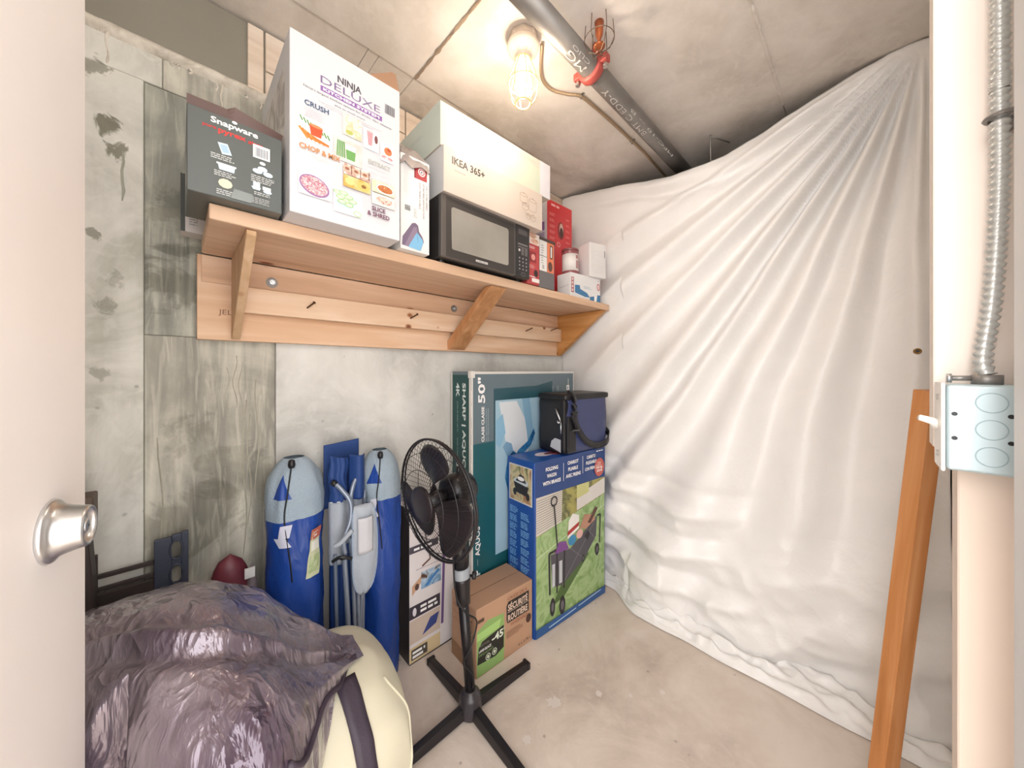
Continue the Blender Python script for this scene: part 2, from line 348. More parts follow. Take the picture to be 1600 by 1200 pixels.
# dark stains with a shape of their own on the pale panel
m_stain = mat('stain_damp', '#a5a497', .9, var=.2, vscale=14)
q = MB(); q.tube([(-.109 + .002*math.sin(k*2), D-.0045, 1.87-.028*k) for k in range(6)], [.0025,.003,.003,.003,.0035,.0015], m_stain, 6); q.build('drip_stain', wall)
# far wall behind the tarp, right wall, ceiling, floor
b = MB(); b.box((-.44, .16, 0), (-.32, D, CZ), m_drywall_f := mat('light_block_paint', '#ddd5cc', .8)); struct(b.build('wall_light_block'))  # unseen wall, added to keep outside light off the left wall and cartons
b = MB(); b.box((FX, RY-.1, 0), (FX+.1, D, CZ), c_light); struct(b.build('wall_far'))
m_drywall = mat('drywall_unpainted', '#d9d2c8', .8, bump=.05)
b = MB(); b.box((.80, RY-.08, 0), (FX, RY, CZ), m_drywall); struct(b.build('wall_right'))
b = MB(); b.box((-.6, RY-.5, CZ+.012), (FX+.1, D+.1, CZ+.1), m_gap); ceil = struct(b.build('ceiling'))
xs = [-.6, .512, .553, .697, FX+.1]; ys = [RY-.5, .257, 1.285, D+.02]
for j in range(3):
    cols = [xs[0], xs[-1]] if j == 0 else ([xs[0], .697, xs[-1]] if j == 1 else xs)
    for i in range(len(cols)-1):
        q = MB(); g = .0009; up = .006 if j == 2 else 0
        q.box((cols[i]+g, ys[j]+g, CZ+up+.001*((i*3+j) % 3)), (cols[i+1]-g, ys[j+1]-g, CZ+.03), c_ceil); q.build('ceiling_panel', ceil, bevel=.0015, segs=1)
# ragged cement fins on the ceiling seams
q = MB(); q.grid(lambda u, v: (1.2+u*.75, .257 + (v-.5)*.010*(1+noise.noise(Vector((u*30, 3, 0)))), CZ-.001-.006*math.sin(v*math.pi)*max(.1, .5+noise.noise(Vector((u*40, 7, v))))), 90, 5, c_ceil); q.build('cement_fin', ceil, smooth=True)
q = MB(); q.grid(lambda u, v: (.697 + (v-.5)*.011*(1+noise.noise(Vector((u*30, 13, 0)))), .35+u*.93, CZ-.001-.007*math.sin(v*math.pi)*max(.1, .5+noise.noise(Vector((u*40, 17, v))))), 90, 5, mat('cement_dark', '#a3907c', .9)); q.build('cement_fin', ceil, smooth=True)
b = MB(); b.box((-1.6, RY-1.6, -.1), (FX+.1, D+.1, 0), c_floor); floor = struct(b.build('floor'))
m_spot = mat('paint_splash', '#dcd3cb', .8)
for cx, cy, r_, sd in ((1.02,.82,.022,1),(.85,.80,.014,2),(1.17,.72,.012,3),(1.25,.63,.008,4),(1.35,.55,.01,5)):
    q = MB(); n = 30; vs = [(cx, cy, .0006)]
    for i in range(n):
        a = 2*math.pi*i/n; k = 1 + .9*noise.noise(Vector((math.cos(a)*3, math.sin(a)*3, sd))); vs.append((cx+r_*k*math.cos(a), cy+r_*k*math.sin(a), .0006))
    q.add(vs, [(0,1+i,1+(i+1) % n) for i in range(n)], m_spot); q.build('paint_splash', floor)

# door slab standing open at the left, with its knob
m_door = mat('door_paint', '#ece4df', .45, bump=.02, bscale=120, var=.02)
dn = Vector((.99, -.144, 0)).normalized(); ang = math.atan2(dn.y, dn.x)
door = MB(); door.box((-.04, -.76, .01), (0, 0, 2.03), m_door)   # local: x = face normal, y along the slab to its edge
do = door.build('door_1', None, bevel=.002, segs=2); do.location = (-.105, .877, 0); do.rotation_euler = (0,0,ang); struct(do)
m_chrome = mat('satin_chrome', '#d4d6d8', .3, metal=1)
k = MB(); kc = (0, -.118, 1.035)
prof = [(.0,.0),(.040,.0),(.042,.002),(.040,.006),(.0365,.008),(.0335,.012),(.0310,.019),(.0285,.028),(.0275,.034),(.0262,.0365),(.0235,.0365),(.0220,.034),(.0210,.029),(.012,.0285),(.011,.032),(.0,.032)]
k.lathe(prof, m_chrome, 48, kc, (1,0,0)); ko = k.build('knob', do, smooth=True)
k = MB(); k.lathe([(.0,.0322),(.0085,.0322),(.009,.0335),(.006,.0345),(0,.0345)], m_chrome, 24, kc, (1,0,0)); k.lathe([(0,.0348),(.002,.035),(0,.0351)], mat('black_slot','#202020',.5), 8, kc, (1,0,0)); k.build('keyhole', ko, smooth=True)

# right side jamb boards, casing
m_jamb = mat('jamb_primed', '#e9ddd3', .55, var=.04, vscale=3)
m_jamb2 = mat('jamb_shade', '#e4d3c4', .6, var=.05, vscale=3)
m_trim = mat('casing_paint', '#dcdcdc', .5)
b = MB(); b.box((.705, -.175, 1.15), (.745, -.0617, CZ), m_jamb); struct(b.build('trim_2', None, bevel=.0015, segs=1))
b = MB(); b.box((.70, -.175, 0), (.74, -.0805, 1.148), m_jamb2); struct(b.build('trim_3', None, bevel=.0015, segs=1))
b = MB(); b.box((.5, -.19, 0), (.56, -.0962, CZ), m_trim); b.box((.56, -.19, 0), (.70, -.128, CZ), m_trim); struct(b.build('trim_4', None, bevel=.004, segs=2))
b = MB(); b.box((.742, RY, 0), (.85, -.10, 1.148), mat('dark_gap_fill', '#3b332d', .8)); b.box((.747, RY, 1.15), (.85, -.10, CZ), m_jamb); struct(b.build('trim_5'))  # dark lower filler: the shade of the deep gap put into its colour

# ================================================================ TARP
m_tarp = creased('white_poly_tarp', '#efedeb', .40, (0, 0, 0), (3, 9, 9), .22, 0, .05, .02, .5)
TP = [(-.20,2.425),(-.14,2.436),(-.063,2.437),(.10,2.405),(.194,2.375),(.304,2.34),(.481,2.297),(.60,2.29),(.722,2.292),(.85,2.32),(.978,2.352),(1.20,2.395),(1.392,2.432),(1.47,2.436)]
def interp(T, x):
    if x <= T[0][0]: return T[0][1]
    for (a, b_), (c, d) in zip(T, T[1:]):
        if x <= c:
            t = (x-a)/(c-a); return b_ + (d-b_)*t
    return T[-1][1]
def sstep(a, b_, x):
    t = max(0, min(1, (x-a)/(b_-a))); return t*t*(3-2*t)
ridges = [(1.5,.014,1.6),(7,-.012,2.2),(12,.020,2.4),(17,-.014,2.0),(21.5,.030,2.8),(27,-.026,2.2),(31,.024,1.5),(34,-.016,1.2),(37.5,.030,2.2),(43,-.028,2.6),(48,.018,1.6),(53,-.014,2.0),(58,.022,2.2),(64,-.016,2.0),(70,.014,1.5)]
def rn(x, y, z):   # ridged noise: creases
    return 1 - 2*abs(noise.noise(Vector((x, y, z))))
def tarp_x(y, z):
    base = 1.915 - .125*sstep(1.5, 0, z)*(1-sstep(.85, 1.2, y)) - .05*sstep(1.4, .2, z)*sstep(.8, 1.2, y)
    dy = y+.145; dz = 2.45-z; r = math.hypot(dy, dz); th = math.degrees(math.atan2(dy, max(dz, 1e-4)))
    th += 1.6*noise.noise(Vector((y*1.6, z*1.6, 4)))
    f = 0
    for c, a, wd in ridges:
        e = (th-c)/(wd*1.15)
        if abs(e) < 3.2: f += a*math.exp(-e*e)
    amp = sstep(0, .35, r)*(1 - .45*sstep(.75, 0.05, z)); f *= amp*2.0
    f += .018*noise.noise(Vector((th*.16, r*1.1, 2)))*sstep(.1, .5, r)
    f += .006*rn(th*.07, r*.9, 8)*sstep(.2, .8, r)
    f += .008*noise.noise(Vector((y*4, z*4.5, 1))) + .0022*rn(y*9+z*4, z*8-y*5, 3)
    low = sstep(.75, .1, z)
    f += low*(.045*noise.noise(Vector((y*3.2, z*5.5 + y*2.5, 6))) + .024*rn(y*3+z*2.5, z*5-y*2, 9) + .010*rn(y*8-z*6, z*11+y*4, 19))
    # swag folds low down that slope to the left corner
    for (c0, a) in ((.13,.030),(.21,-.026),(.30,.026),(.40,-.018),(.50,.022),(.62,-.014)):
        zc = c0 + .10*(1-y) + .30*(y-.45)**2 + .03*noise.noise(Vector((y*3, c0*9, 3))); e = (z-zc)/.030; f += a*math.exp(-e*e)*sstep(.1, .7, y)
    # rolled hem along the top
    d = interp(TP, y) - z; roll = .018*math.exp(-((d-.035)/.028)**2) - .010*math.exp(-((d-.085)/.02)**2) + .008*math.exp(-((d-.125)/.02)**2)
    f += roll*sstep(0, .3, dy)
    lim = sstep(1.47, 1.0, y)*.75 + .25
    x = base - f*lim
    if y > 1.0 and z > 1.2: x = max(x, 1.893 + .004*noise.noise(Vector((y*9, z*9, 0))))
    if y > 1.15: x = max(x, 1.838)
    if y > .9: x = max(x, 1.79)
    return min(x, 1.962)
t = MB(); NU, NV = 250, 270
def tarpf(u, v):
    y = 1.465 - u*1.667
    if y < -.2: y = -.2
    zt = interp(TP, y) + .004*noise.noise(Vector((y*14, 0, 0)))
    vm = .90
    if v <= vm:
        q = v/vm; z = zt + (.035 - zt)*q; return (tarp_x(y, z), y + .004*noise.noise(Vector((y*6, z*6, 12))), z)
    q = (v-vm)/(1-vm)
    x0 = tarp_x(y, .035); out = 1.672 + .115*sstep(.80, 1.02, y) + .055*sstep(1.08, 1.2, y) + .012*noise.noise(Vector((y*6, 1, 1)))*(1 if y < 1 else 0)
    out = min(out, x0-.004); x = x0 + (out-x0)*q
    z = .035*(1-q)**2 + .004 + max(0, .024*rn(x*12+y*3, y*8-x*6, 5) + .010*rn(x*30, y*17, 8) + .008*math.sin(q*14 + y*9))*sstep(1.0, .7, q) + .012*math.sin(q*math.pi)*(.5+noise.noise(Vector((y*5, 3, q*2))))
    return (x, y, max(z, .003))
t.grid(tarpf, NU, NV, m_tarp)
# keep clear of the shelf end
to = t.build('tarp', None, smooth=True, solid=.0012)
tag(to, 'white creased plastic tarp hung from ceiling to floor across the far end', 'tarp')
m_brass = mat('brass_eyelet', '#8a6a3a', .35, metal=1); m_blk = mat('black_plastic', '#17171a', .38)
for (y, z) in ((-.128, 1.318), (.40, .0)):
    q = MB()
    if z > 0: c = (tarp_x(y, z)-.004, y, z); q.ring(c, (0,1,0), (0,0,1), .0075, .0075, .003, m_brass, 20, 6); q.lathe([(0,-.001),(.0065,-.001)], m_blk, 16, c, (1,0,0))
    else: c = (1.70, y, .022); q.ring(c, (1,0,0), (0,1,0), .0075, .0075, .003, m_brass, 20, 6); q.lathe([(0,-.001),(.0065,-.001)], m_blk, 16, c, (0,0,1))
    q.build('eyelet', to, smooth=True)

# ================================================================ CEILING THINGS
m_galv = mat('galvanised_pipe', '#8b8783', .42, metal=.55, bump=.05, var=.18, vscale=9)
YP, ZP, RP = .715, CZ-.062, .036
pp = empty('ceiling_pipe', (.3, YP, ZP), 0, 'grey steel sprinkler pipe running under the ceiling from the lamp to behind the tarp', 'pipe')
b = MB(); b.tube([(.0,0,0),(2.4,0,0)], RP, m_galv, 72); po = b.build('pipe', pp, smooth=True)
m_chalk = mat('chalk_ink', '#cfcbc6', .7)
def pipe_text(t, x0, ang, h, wid):     # lettering wrapped round the pipe
    vs, fs = glyphs(t, False); xa = min(v[0] for v in vs); xb = max(v[0] for v in vs); q = []
    for a, b_ in vs:
        X = x0 - (a-xa)/(xb-xa)*wid; th = R(ang) + (b_*h/.7)/RP
        q.append((X, math.sin(th)*(RP+.0019), -math.cos(th)*(RP+.0019)))
    pr = MB(); pr.add(q, fs, m_chalk); pr.build('lettering', pp)
pipe_text('BMT C EDD-Y', 1.25, -22, .022, .36)
pipe_text('I MG', .80, -22, .026, .14); pipe_text('CLIO', .76, -50, .011, .10); pipe_text('MFC-10 -- B', 1.52, -50, .010, .45)
# clamp
m_red = mat('red_oxide_paint', '#b5524a', .45, bump=.08, var=.12, vscale=20)
cl = empty('pipe_clamp', (1.11, YP, ZP), 0, 'red painted split clamp bolted around the ceiling pipe', 'clamp')
b = MB(); b.lathe([(RP+.001,-.017),(RP+.011,-.017),(RP+.014,-.011),(RP+.014,.011),(RP+.011,.017),(RP+.001,.017)], m_red, 40, (0,0,0), (1,0,0)); b.build('band', cl, smooth=True)
for s_ in (-1, 1):
    b = MB(); b.box((-.015, s_*(RP+.006)-.0 if s_ > 0 else -(RP+.036), -.014), (.015, (RP+.036) if s_ > 0 else -(RP+.006), .014), m_red); e = b.build('lug', cl, bevel=.005, segs=3)
    b = MB(); b.tube([(0, s_*(RP+.023), -.024), (0, s_*(RP+.023), .022)], .0065, mat('bolt_steel', '#c9c2bd', .3, metal=1), 14); b.lathe([(0,-.031),(.009,-.031),(.011,-.026),(.011,-.022),(0,-.022)], MATS['bolt_steel'], 6, (0, s_*(RP+.023), 0), (0,0,1)); b.build('bolt', cl, smooth=False)
b = MB(); b.tube([(-.01,-.02,RP-.004),(-.015,-.03,CZ-ZP)], [.014,.011], m_red, 14); b.build('saddle', cl, smooth=True)
# sprinkler head and its wire guard beside the clamp
sp = empty('sprinkler_head', (1.035, .635, CZ), 0, 'copper coloured sprinkler head in a thin wire guard beside the clamp', 'sprinkler')
m_cop = mat('copper_red', '#b0643f', .35, metal=.7)
b = MB(); b.lathe([(.0,-.085),(.018,-.085),(.02,-.081),(.006,-.078),(.005,-.06),(.012,-.045),(.014,-.02),(.016,.0),(0,0)], m_cop, 18); b.build('head', sp, smooth=True)
b = MB(); m_wire = mat('thin_wire', '#7b6a58', .4, metal=.8)
for k in range(6):
    a = k*math.pi/3; b.tube([(.045*math.cos(a), .045*math.sin(a), 0), (.05*math.cos(a), .05*math.sin(a), -.06), (.035*math.cos(a), .035*math.sin(a), -.095), (.008*math.cos(a), .008*math.sin(a), -.105)], .0013, m_wire, 5)
b.ring((0,0,-.06), (1,0,0), (0,1,0), .05, .05, .0013, m_wire, 24, 5); b.ring((0,0,-.105), (1,0,0), (0,1,0), .01, .01, .0013, m_wire, 12, 5); b.build('wire_guard', sp)
# armoured cable across the ceiling
def smooth_path(pts, n=10):
    P_ = [Vector(p) for p in pts]; out = []
    for i in range(len(P_)-1):
        a, b_, c, d = P_[max(i-1,0)], P_[i], P_[i+1], P_[min(i+2, len(P_)-1)]
        for k in range(n):
            t_ = k/n; out.append(.5*((2*b_) + (c-a)*t_ + (2*a-5*b_+4*c-d)*t_*t_ + (3*b_-a-3*c+d)*t_**3))
    return out + [P_[-1]]
def resample(path, step):
    out = [path[0]]; acc = 0
    for a, b_ in zip(path, path[1:]):
        L_ = (b_-a).length
        while acc + L_ >= step:
            t_ = (step-acc)/L_; a = a.lerp(b_, t_); out.append(a.copy()); L_ = (b_-a).length; acc = 0
        acc += L_
    return out
def armoured(b, pts, r, m, pitch=.006):
    path = resample(smooth_path(pts, 20), pitch/3); rr = [r*(1.05 if i % 3 == 0 else (.66 if i % 3 == 1 else .95)) for i in range(len(path))]
    b.tube(path, rr, m, 10)
m_bx = mat('brass_tone_cable', '#b7a084', .4, metal=.6)
def ceil_pt(px, py, z=CZ-.010):
    H = z-1.25; Zc = 538*H/(579-py); X = (px-800)/538*Zc; return (.698*Zc+.716*X, .716*Zc-.698*X, z)
cab = MB(); armoured(cab, [(.945,.815,CZ-.014)]+[ceil_pt(*p) for p in ((846,118),(860,139),(885,147),(908,151),(932,170),(955,190),(985,218),(1008,240),(1040,276))], .0065, m_bx)
co = cab.build('armoured_cable', None, smooth=True); tag(co, 'thin armoured electric cable clipped along the ceiling from the caged lamp to the tarp', 'cable')
for p in ((908,151),(988,222)):
    c = ceil_pt(*p); q = MB(); q.ring(c, (.6,.6,0), (0,0,1), .009, .009, .002, m_galv, 16, 6); q.box((c[0]-.004, c[1]-.014, CZ-.004), (c[0]+.004, c[1]+.014, CZ), m_galv); q.build('clip', co)
# hanging rod by the tarp
hx = ceil_pt(1110, 213, CZ-.006); q = MB(); q.tube([(hx[0]+.0,hx[1],CZ),(hx[0],hx[1],CZ-.006),(hx[0]+.004,hx[1]+.0,CZ-.16)], .0035, m_galv, 10); q.tube([(hx[0],hx[1],CZ-.006),(hx[0]+.10,hx[1]-.06,CZ-.02)], .0028, m_galv, 8)
tag(q.build('ceiling_hook', None, smooth=True), 'thin bent metal rod hanging from the ceiling just above the tarp edge', 'hook')
# lamp holder, bulb and cage
LX, LY = .887, .853
lamp = empty('cage_lamp', (LX, LY, CZ), 0, 'bare lit bulb in a pale yellow plastic cage on a white ceiling lampholder', 'lamp')
m_porc = mat('white_porcelain', '#f2e6d8', .3); m_cage = mat('yellow_cage', '#eadb9a', .4)
b = MB(); b.lathe([(0,0),(.052,0),(.054,-.012),(.052,-.02),(.05,-.03),(0,-.03)], mat('junction_box', '#cbbfb4', .45, metal=.5), 8); b.build('junction_box', lamp, bevel=.002)
b = MB(); b.lathe([(0,-.03),(.056,-.03),(.058,-.036),(.054,-.046),(.040,-.058),(.027,-.068),(.024,-.082),(.020,-.084),(0,-.084)], m_porc, 40); hd = b.build('lampholder', lamp, smooth=True)
b = MB(); b.lathe([(.013,-.084),(.014,-.105),(.02,-.13),(.029,-.155),(.031,-.175),(.027,-.195),(.016,-.208),(0,-.212)], mat('lit_bulb', (1.0,.86,.62), .3, emit=11), 28); bu = b.build('bulb', lamp, smooth=True)
bu.visible_shadow = True
b = MB(); cp = [(.024,-.08),(.030,-.095),(.044,-.13),(.052,-.165),(.051,-.195),(.040,-.222),(.028,-.236)]
for k in range(8):
    a = k*math.pi/4 + .2; b.tube(smooth_path([(r_*math.cos(a), r_*math.sin(a), z) for r_, z in cp], 4), .0024, m_cage, 6)
b.ring((0,0,-.165), (1,0,0), (0,1,0), .052, .052, .003, m_cage, 40, 8); b.ring((0,0,-.236), (1,0,0), (0,1,0), .028, .028, .003, m_cage, 30, 8); b.ring((0,0,-.083), (1,0,0), (0,1,0), .026, .026, .0035, m_cage, 30, 8)
b.build('cage', lamp, smooth=True)

# ================================================================ SWITCH BOX, FLEX, LEANING TIMBER
m_steel = mat('zinc_blue_steel', '#bccdd2', .38, metal=.35, var=.07, vscale=7)
sw = empty('switch_box', (.645, -.118, 1.134), 0, 'pale blue steel surface switch box on the right jamb with white toggle', 'switch')
b = MB(); b.box((0, 0, 0), (.05, .052, .1), m_steel); bx = b.build('box', sw, bevel=.004, segs=3)
for k, z in enumerate((.02, .05, .08)):
    q = MB(); q.ring((-.0002, .0205, z), (0,1,0), (0,0,1), .0108, .0108, .0005, mat('knockout_edge', '#9fb3b9', .4, metal=.4), 32, 6); q.build('knockout', bx)
for y, z in ((.008, .037), (.008, .066), (.046, .038), (.046, .066)):
    q = MB(); q.lathe([(0,.0003),(.0024,.0003)], m_blk, 16, (-.0001, y, z), (-1,0,0)); q.build('screw_hole', bx)
m_pl = mat('white_switch_plate', '#eeeae4', .3)
b = MB(); b.box((-.002, .0525, -.002), (.054, .056, .102), m_pl); pl = b.build('cover_plate', sw, bevel=.003, segs=3)
b = MB(); b.tube([(.025,.056,.048),(.022,.060,.054),(.015,.071,.058)], [.0055,.0045,.0035], m_pl, 12); b.build('toggle', pl, smooth=True)
for z in (.016, .084):
    q = MB(); q.lathe([(0,.058),(.003,.058),(.004,.056)], m_chrome, 12, (.02, 0, z), (0,1,0)); q.build('screw', pl)
b = MB(); b.tube([(.025,.020,.10),(.025,.020,.111)], .0115, m_galv, 18); b.tube([(.025,.028,.107),(.02,.046,.107)], .003, m_galv, 10); b.lathe([(0,0),(.0055,0),(.0055,.004),(0,.004)], m_chrome, 12, (.02,.046,.107), (0,1,0)); b.build('connector', sw, smooth=True)
fx = MB(); m_flex = mat('grey_flex_steel', '#c5c7c4', .35, metal=.5)
def rt(px, py, x=.672):   # point on the plane x = const seen at a pixel
    dx = 375.5+.716*(px-800); dy = 385.2-.698*(px-800); Zc = 538*x/dx; return (x, dy*x/dx, 1.25+(579-py)/538*Zc)
armoured(fx, [(.67,-.098,1.245), rt(1535,560), rt(1548,480), rt(1556,390), rt(1561,290), rt(1562,200), rt(1562,120), rt(1562,40), (rt(1562,0)[0], rt(1562,0)[1], CZ-.01)], .0078, m_flex, .0085)
fo = fx.build('flex_conduit', None, smooth=True); tag(fo, 'ribbed grey flexible steel conduit rising from the switch box to the ceiling', 'conduit')
c = rt(1564, 182); q = MB(); q.ring((c[0], c[1], c[2]), (1,0,0), (0,1,0), .011, .011, .0025, m_galv, 24, 6); q.box((c[0]+.004, c[1]-.026, c[2]-.006), (.706, c[1]-.008, c[2]+.006), m_galv); q.build('strap', fo)
# leaning timber
m_lum = wood('orange_timber', '#b3743f', '#c98852', '#d99f6d', 'z', 2, False, .5)
top = Vector((1.22, -.103, 1.205)); bot = Vector((1.30, -.014, .0)); ax = (top-bot).normalized()
lb = MB(); lb.box((-.0188, -.0188, 0), (.0188, .0188, (top-bot).length), m_lum)
lo = lb.build('leaning_timber', None, bevel=.002, segs=2)
e1 = Vector((-.70, .71, 0)); e1 = (e1 - ax*e1.dot(ax)).normalized(); e2 = ax.cross(e1)
lo.matrix_world = Matrix.Translation(bot) @ Matrix((e1, e2, ax)).transposed().to_4x4()
tag(lo, 'orange brown squared timber post leaning at the right edge of the tarp', 'timber')
# ================================================================ WALL SHELF
ST = 1.650                                        # shelf top
w1 = wood('pine_board', '#cba688', '#d9b698', '#e5c6ab', 'x', 1)
w2 = wood('pine_back', '#d6ae8c', '#dfbb9b', '#e9cbb0', 'x', 5, True, .6, 2.2)
w3 = wood('pine_bracket', '#bd9a74', '#cba985', '#d8b896', 'z', 3, True, .6, 3)
wc = wood('pine_cleat', '#dab796', '#e3c4a6', '#ecd3bb', 'x', 8, True, .6, 4)
sh = empty('wall_shelf', (.055, 1.46, 1.347), 0, 'long pine wall shelf on diagonal brackets screwed to the concrete wall', 'shelf')
def part(b, name, **k):
    for i, v in enumerate(b.v): b.v[i] = (v[0]-.055, v[1]-1.46, v[2]-1.347)
    return b.build(name, sh, **k)
b = MB(); b.box((.055, 1.087, ST-.038), (1.886, 1.43, ST), w1); part(b, 'shelf_board', bevel=.004, segs=3)
b = MB(); b.box((.045, 1.43, 1.347), (1.849, 1.462, ST-.04), w2); part(b, 'back_board', bevel=.002, segs=2)
b = MB(); b.box((.055, 1.4245, 1.525), (1.83, 1.4305, ST-.042), w1); part(b, 'upper_rail', bevel=.001, segs=1)
b = MB(); b.box((.152, 1.392, 1.4365), (1.809, 1.4295, 1.52), wc); part(b, 'cleat', bevel=.003, segs=2)
# gusset at the left, flat diagonal brace in the middle, gusset at the right
b = MB(); b.prism([(1.097, ST-.040), (1.097, ST-.052), (1.415, 1.352), (1.43, 1.352), (1.43, 1.435), (1.43, ST-.040)], 'x', .127, .1485, w3); part(b, 'bracket', bevel=.0015, segs=1)
b = MB(); b.prism([(1.10, ST-.040), (1.145, ST-.040), (1.43, 1.395), (1.43, 1.355), (1.405, 1.355)], 'x', .95, 1.04, wood('pine_brace', '#a9794f', '#bd8a5f', '#cf9e74', 'z', 14, False)); part(b, 'bracket', bevel=.002, segs=1)
b = MB(); b.prism([(1.092, ST-.040), (1.092, ST-.046), (1.42, 1.348), (1.43, 1.348), (1.43, ST-.040)], 'x', 1.811, 1.849, wood('pine_end', '#b87f45', '#c68d52', '#d29d66', 'y', 6, True, .6, 4)); part(b, 'bracket', bevel=.0015, segs=1)
m_nail = mat('dark_nail', '#5a4030', .5, metal=.5)
for x, z in ((.335,1.482),(.735,1.487),(1.03,1.49),(1.47,1.49),(1.70,1.51)):
    b = MB(); b.tube([(x, 1.393, z-.008), (x+.012, 1.355, z+.006)], .003, m_nail, 8); b.lathe([(0,0),(.005,0),(.005,.002),(0,.002)], m_nail, 10, (x+.012, 1.354, z+.0065), (.012,-.038,.014)); part(b, 'nail', smooth=False)
for x, z in ((.235,1.552),(.985,1.557)):
    b = MB(); b.lathe([(0,0),(.017,0),(.017,.003),(0,.003)], m_galv, 24, (x, 1.4240, z), (0,-1,0)); wsh = part(b, 'washer')
    b = MB(); b.lathe([(0,.003),(.009,.003),(.009,.011),(0,.011)], m_chrome, 6, (x, 1.424, z), (0,-1,0)); b.tube([(x,1.415,z),(x,1.400,z)], .0045, m_chrome, 10)
    for i, v in enumerate(b.v): b.v[i] = (v[0]-.055, v[1]-1.46, v[2]-1.347)
    b.build('bolt', wsh)
m_stamp = mat('mill_stamp', '#7d5a40', .7)
pr = Print((.045-.055, 1.43-1.46, 0), (1,0,0), (0,0,1)); pr.text('JEL', .050, .082, .016, m_stamp, width=.034); o_ = pr.build('mill_stamp', sh)

# ================================================================ THINGS ON THE SHELF
K = ST + .0008
wht = P('#f4f3f4'); black = P('#26272b'); white = P('#fbfbfb')
# --- black glass-storage carton
m_bk = mat('black_carton', '#565b58', .38, var=.06, vscale=5)
o, f, s_, tp = carton('storage_set_carton', 'dark grey glass storage set carton overhanging the left end of the shelf', 'carton', (.016, 1.045, K), .178, .19, .192, m_bk, 0)
f.text('Snapware', .040, .170, .013, white, width=.088, bold=True); f.ell(.083, .187, .005, .0035, white)
f.text('pure', .026, .156, .007, P('#c8322e'), width=.024, bold=True); f.text('pyrex', .053, .152, .012, P('#dd3a34'), width=.052, bold=True); f.text('glass', .108, .152, .007, P('#c8322e'), width=.030, bold=True)
lb_ = P('#cfe2f0')
f.poly([(.052,.128),(.070,.130),(.078,.106),(.060,.103)], lb_); f.poly([(.056,.124),(.068,.126),(.074,.110),(.062,.107)], P('#a9c8e0'))
f.fine(.040, .098, .05, 3, .0045, P('#c9ccca'), .0022, seed=3)
f.poly([(.052,.080),(.084,.080),(.082,.066),(.055,.066)], lb_); f.rect(.050,.078,.086,.082, P('#e8eef2')); f.fine(.046, .060, .04, 3, .0045, P('#c9ccca'), .0022, seed=4)
f.ell(.066, .036, .013, .011, P('#e6dcc0'), 10); f.fine(.050, .018, .05, 3, .0045, P('#c9ccca'), .0022, seed=5)
f.rect(.118, .122, .152, .154, white); f.barcode(.122, .126, .026, .022, P('#707580'))
f.ell(.137, .112, .006, .004, white); f.ell(.137, .098, .010, .006, lb_); f.ell(.127, .090, .010, .006, lb_); f.ell(.148, .088, .010, .006, lb_); f.fine(.114, .076, .05, 4, .0045, P('#c9ccca'), .0022, seed=6)
f.rect(.118,.050,.132,.062, lb_); f.poly([(.114,.050),(.134,.050),(.131,.043),(.118,.043)], lb_); f.rect(.137,.047,.154,.056, P('#e2e8ec')); f.ell(.147,.044,.009,.004,lb_); f.fine(.12, .036, .04, 2, .0045, P('#c9ccca'), .0022, seed=7); f.fine(.105, .022, .06, 4, .004, P('#b9bcba'), .0018, seed=8)
f.poly([(.075,.006),(.115,.006),(.118,.028),(.082,.030)], mat('glossy_tape', '#7b827e', .15))
f.build('front_print', o); s_.rect(.12,.02,.189,.09, P('#e6e6e4')); s_.rect(.15,.1,.185,.17, P('#dcdcda')); s_.build('side_print', o)
b = MB(); b.grid(lambda u, v: (u*.178, .002 - .010*v - .006*v*u, .192 + v*(.016 if u < .45 else .020*(1-u)*2.0+.006) - .004*u), 14, 4, mat('dark_flap', '#6a5550', .6)); b.build('flap', o, solid=.002)
# --- grey printed carton tucked behind it
o, f, s_, tp = carton('printed_carton', 'grey printed carton with dark spine behind the dark storage set carton, at the shelf end', 'carton', (.008, 1.365, K), .15, .055, .165, mat('grey_card', '#c9c4c0', .6), 0)
f.rect(0, 0, .010, .165, P('#3f4340')); f.rect(.020,.11,.045,.125,P('#a8a6a6')); f.fine(.018, .085, .02, 10, .007, P('#8d8b8c'), .003, seed=9); f.rect(.034,.03,.036,.085,P('#979696')); f.build('front_print', o)
# --- tall white kitchen appliance carton
m_w = mat('white_carton', '#d6d6da', .38, var=.02)
o, f, s_, tp = carton('kitchen_system_carton', 'tall white kitchen appliance carton with food pictures, open top flap', 'carton', (.203, 1.006, K), .292, .375, .462, m_w, 0)
H_ = .462; W_ = .292
f.text('NINJA', .112, .388, .018, P('#4c4850'), width=.064, bold=True)
f.text('DELUXE', .070, .362, .020, P('#7d6a92'), width=.160)
f.poly([(.070,.341),(.236,.341),(.236,.355),(.070,.355)], P('#8d62a6')); f.text('KITCHEN SYSTEM', .076, .3445, .0075, white, width=.152, bold=True)
f.text("Ninja's largest kitchen system for drinks, dips, desserts", .030, .330, .0058, P('#57535c'), width=.235)
f.text('plus so much more', .105, .318, .0055, P('#57535c'), width=.080)
f.fine(.065, .309, .17, 1, .005, P('#c6c4ca'), .002, seed=1); f.fine(.08, .303, .13, 1, .005, P('#c6c4ca'), .002, seed=2)
f.barcode(.245, .372, .030, .028, P('#55545a')); f.text('x', .28, .372, .001, white)
f.text('CRUSH', .032, .285, .013, P('#4a5f7d'), width=.058, bold=True); f.fine(.055, .276, .055, 5, .0052, P('#cfced4'), .0018, 'c', 3)
def pic(x, y, w_, h, base, seed, sc=30): f.rect(x, y, x+w_, y+h, photo('picture_%d' % seed, base, sc, seed)); return x, y
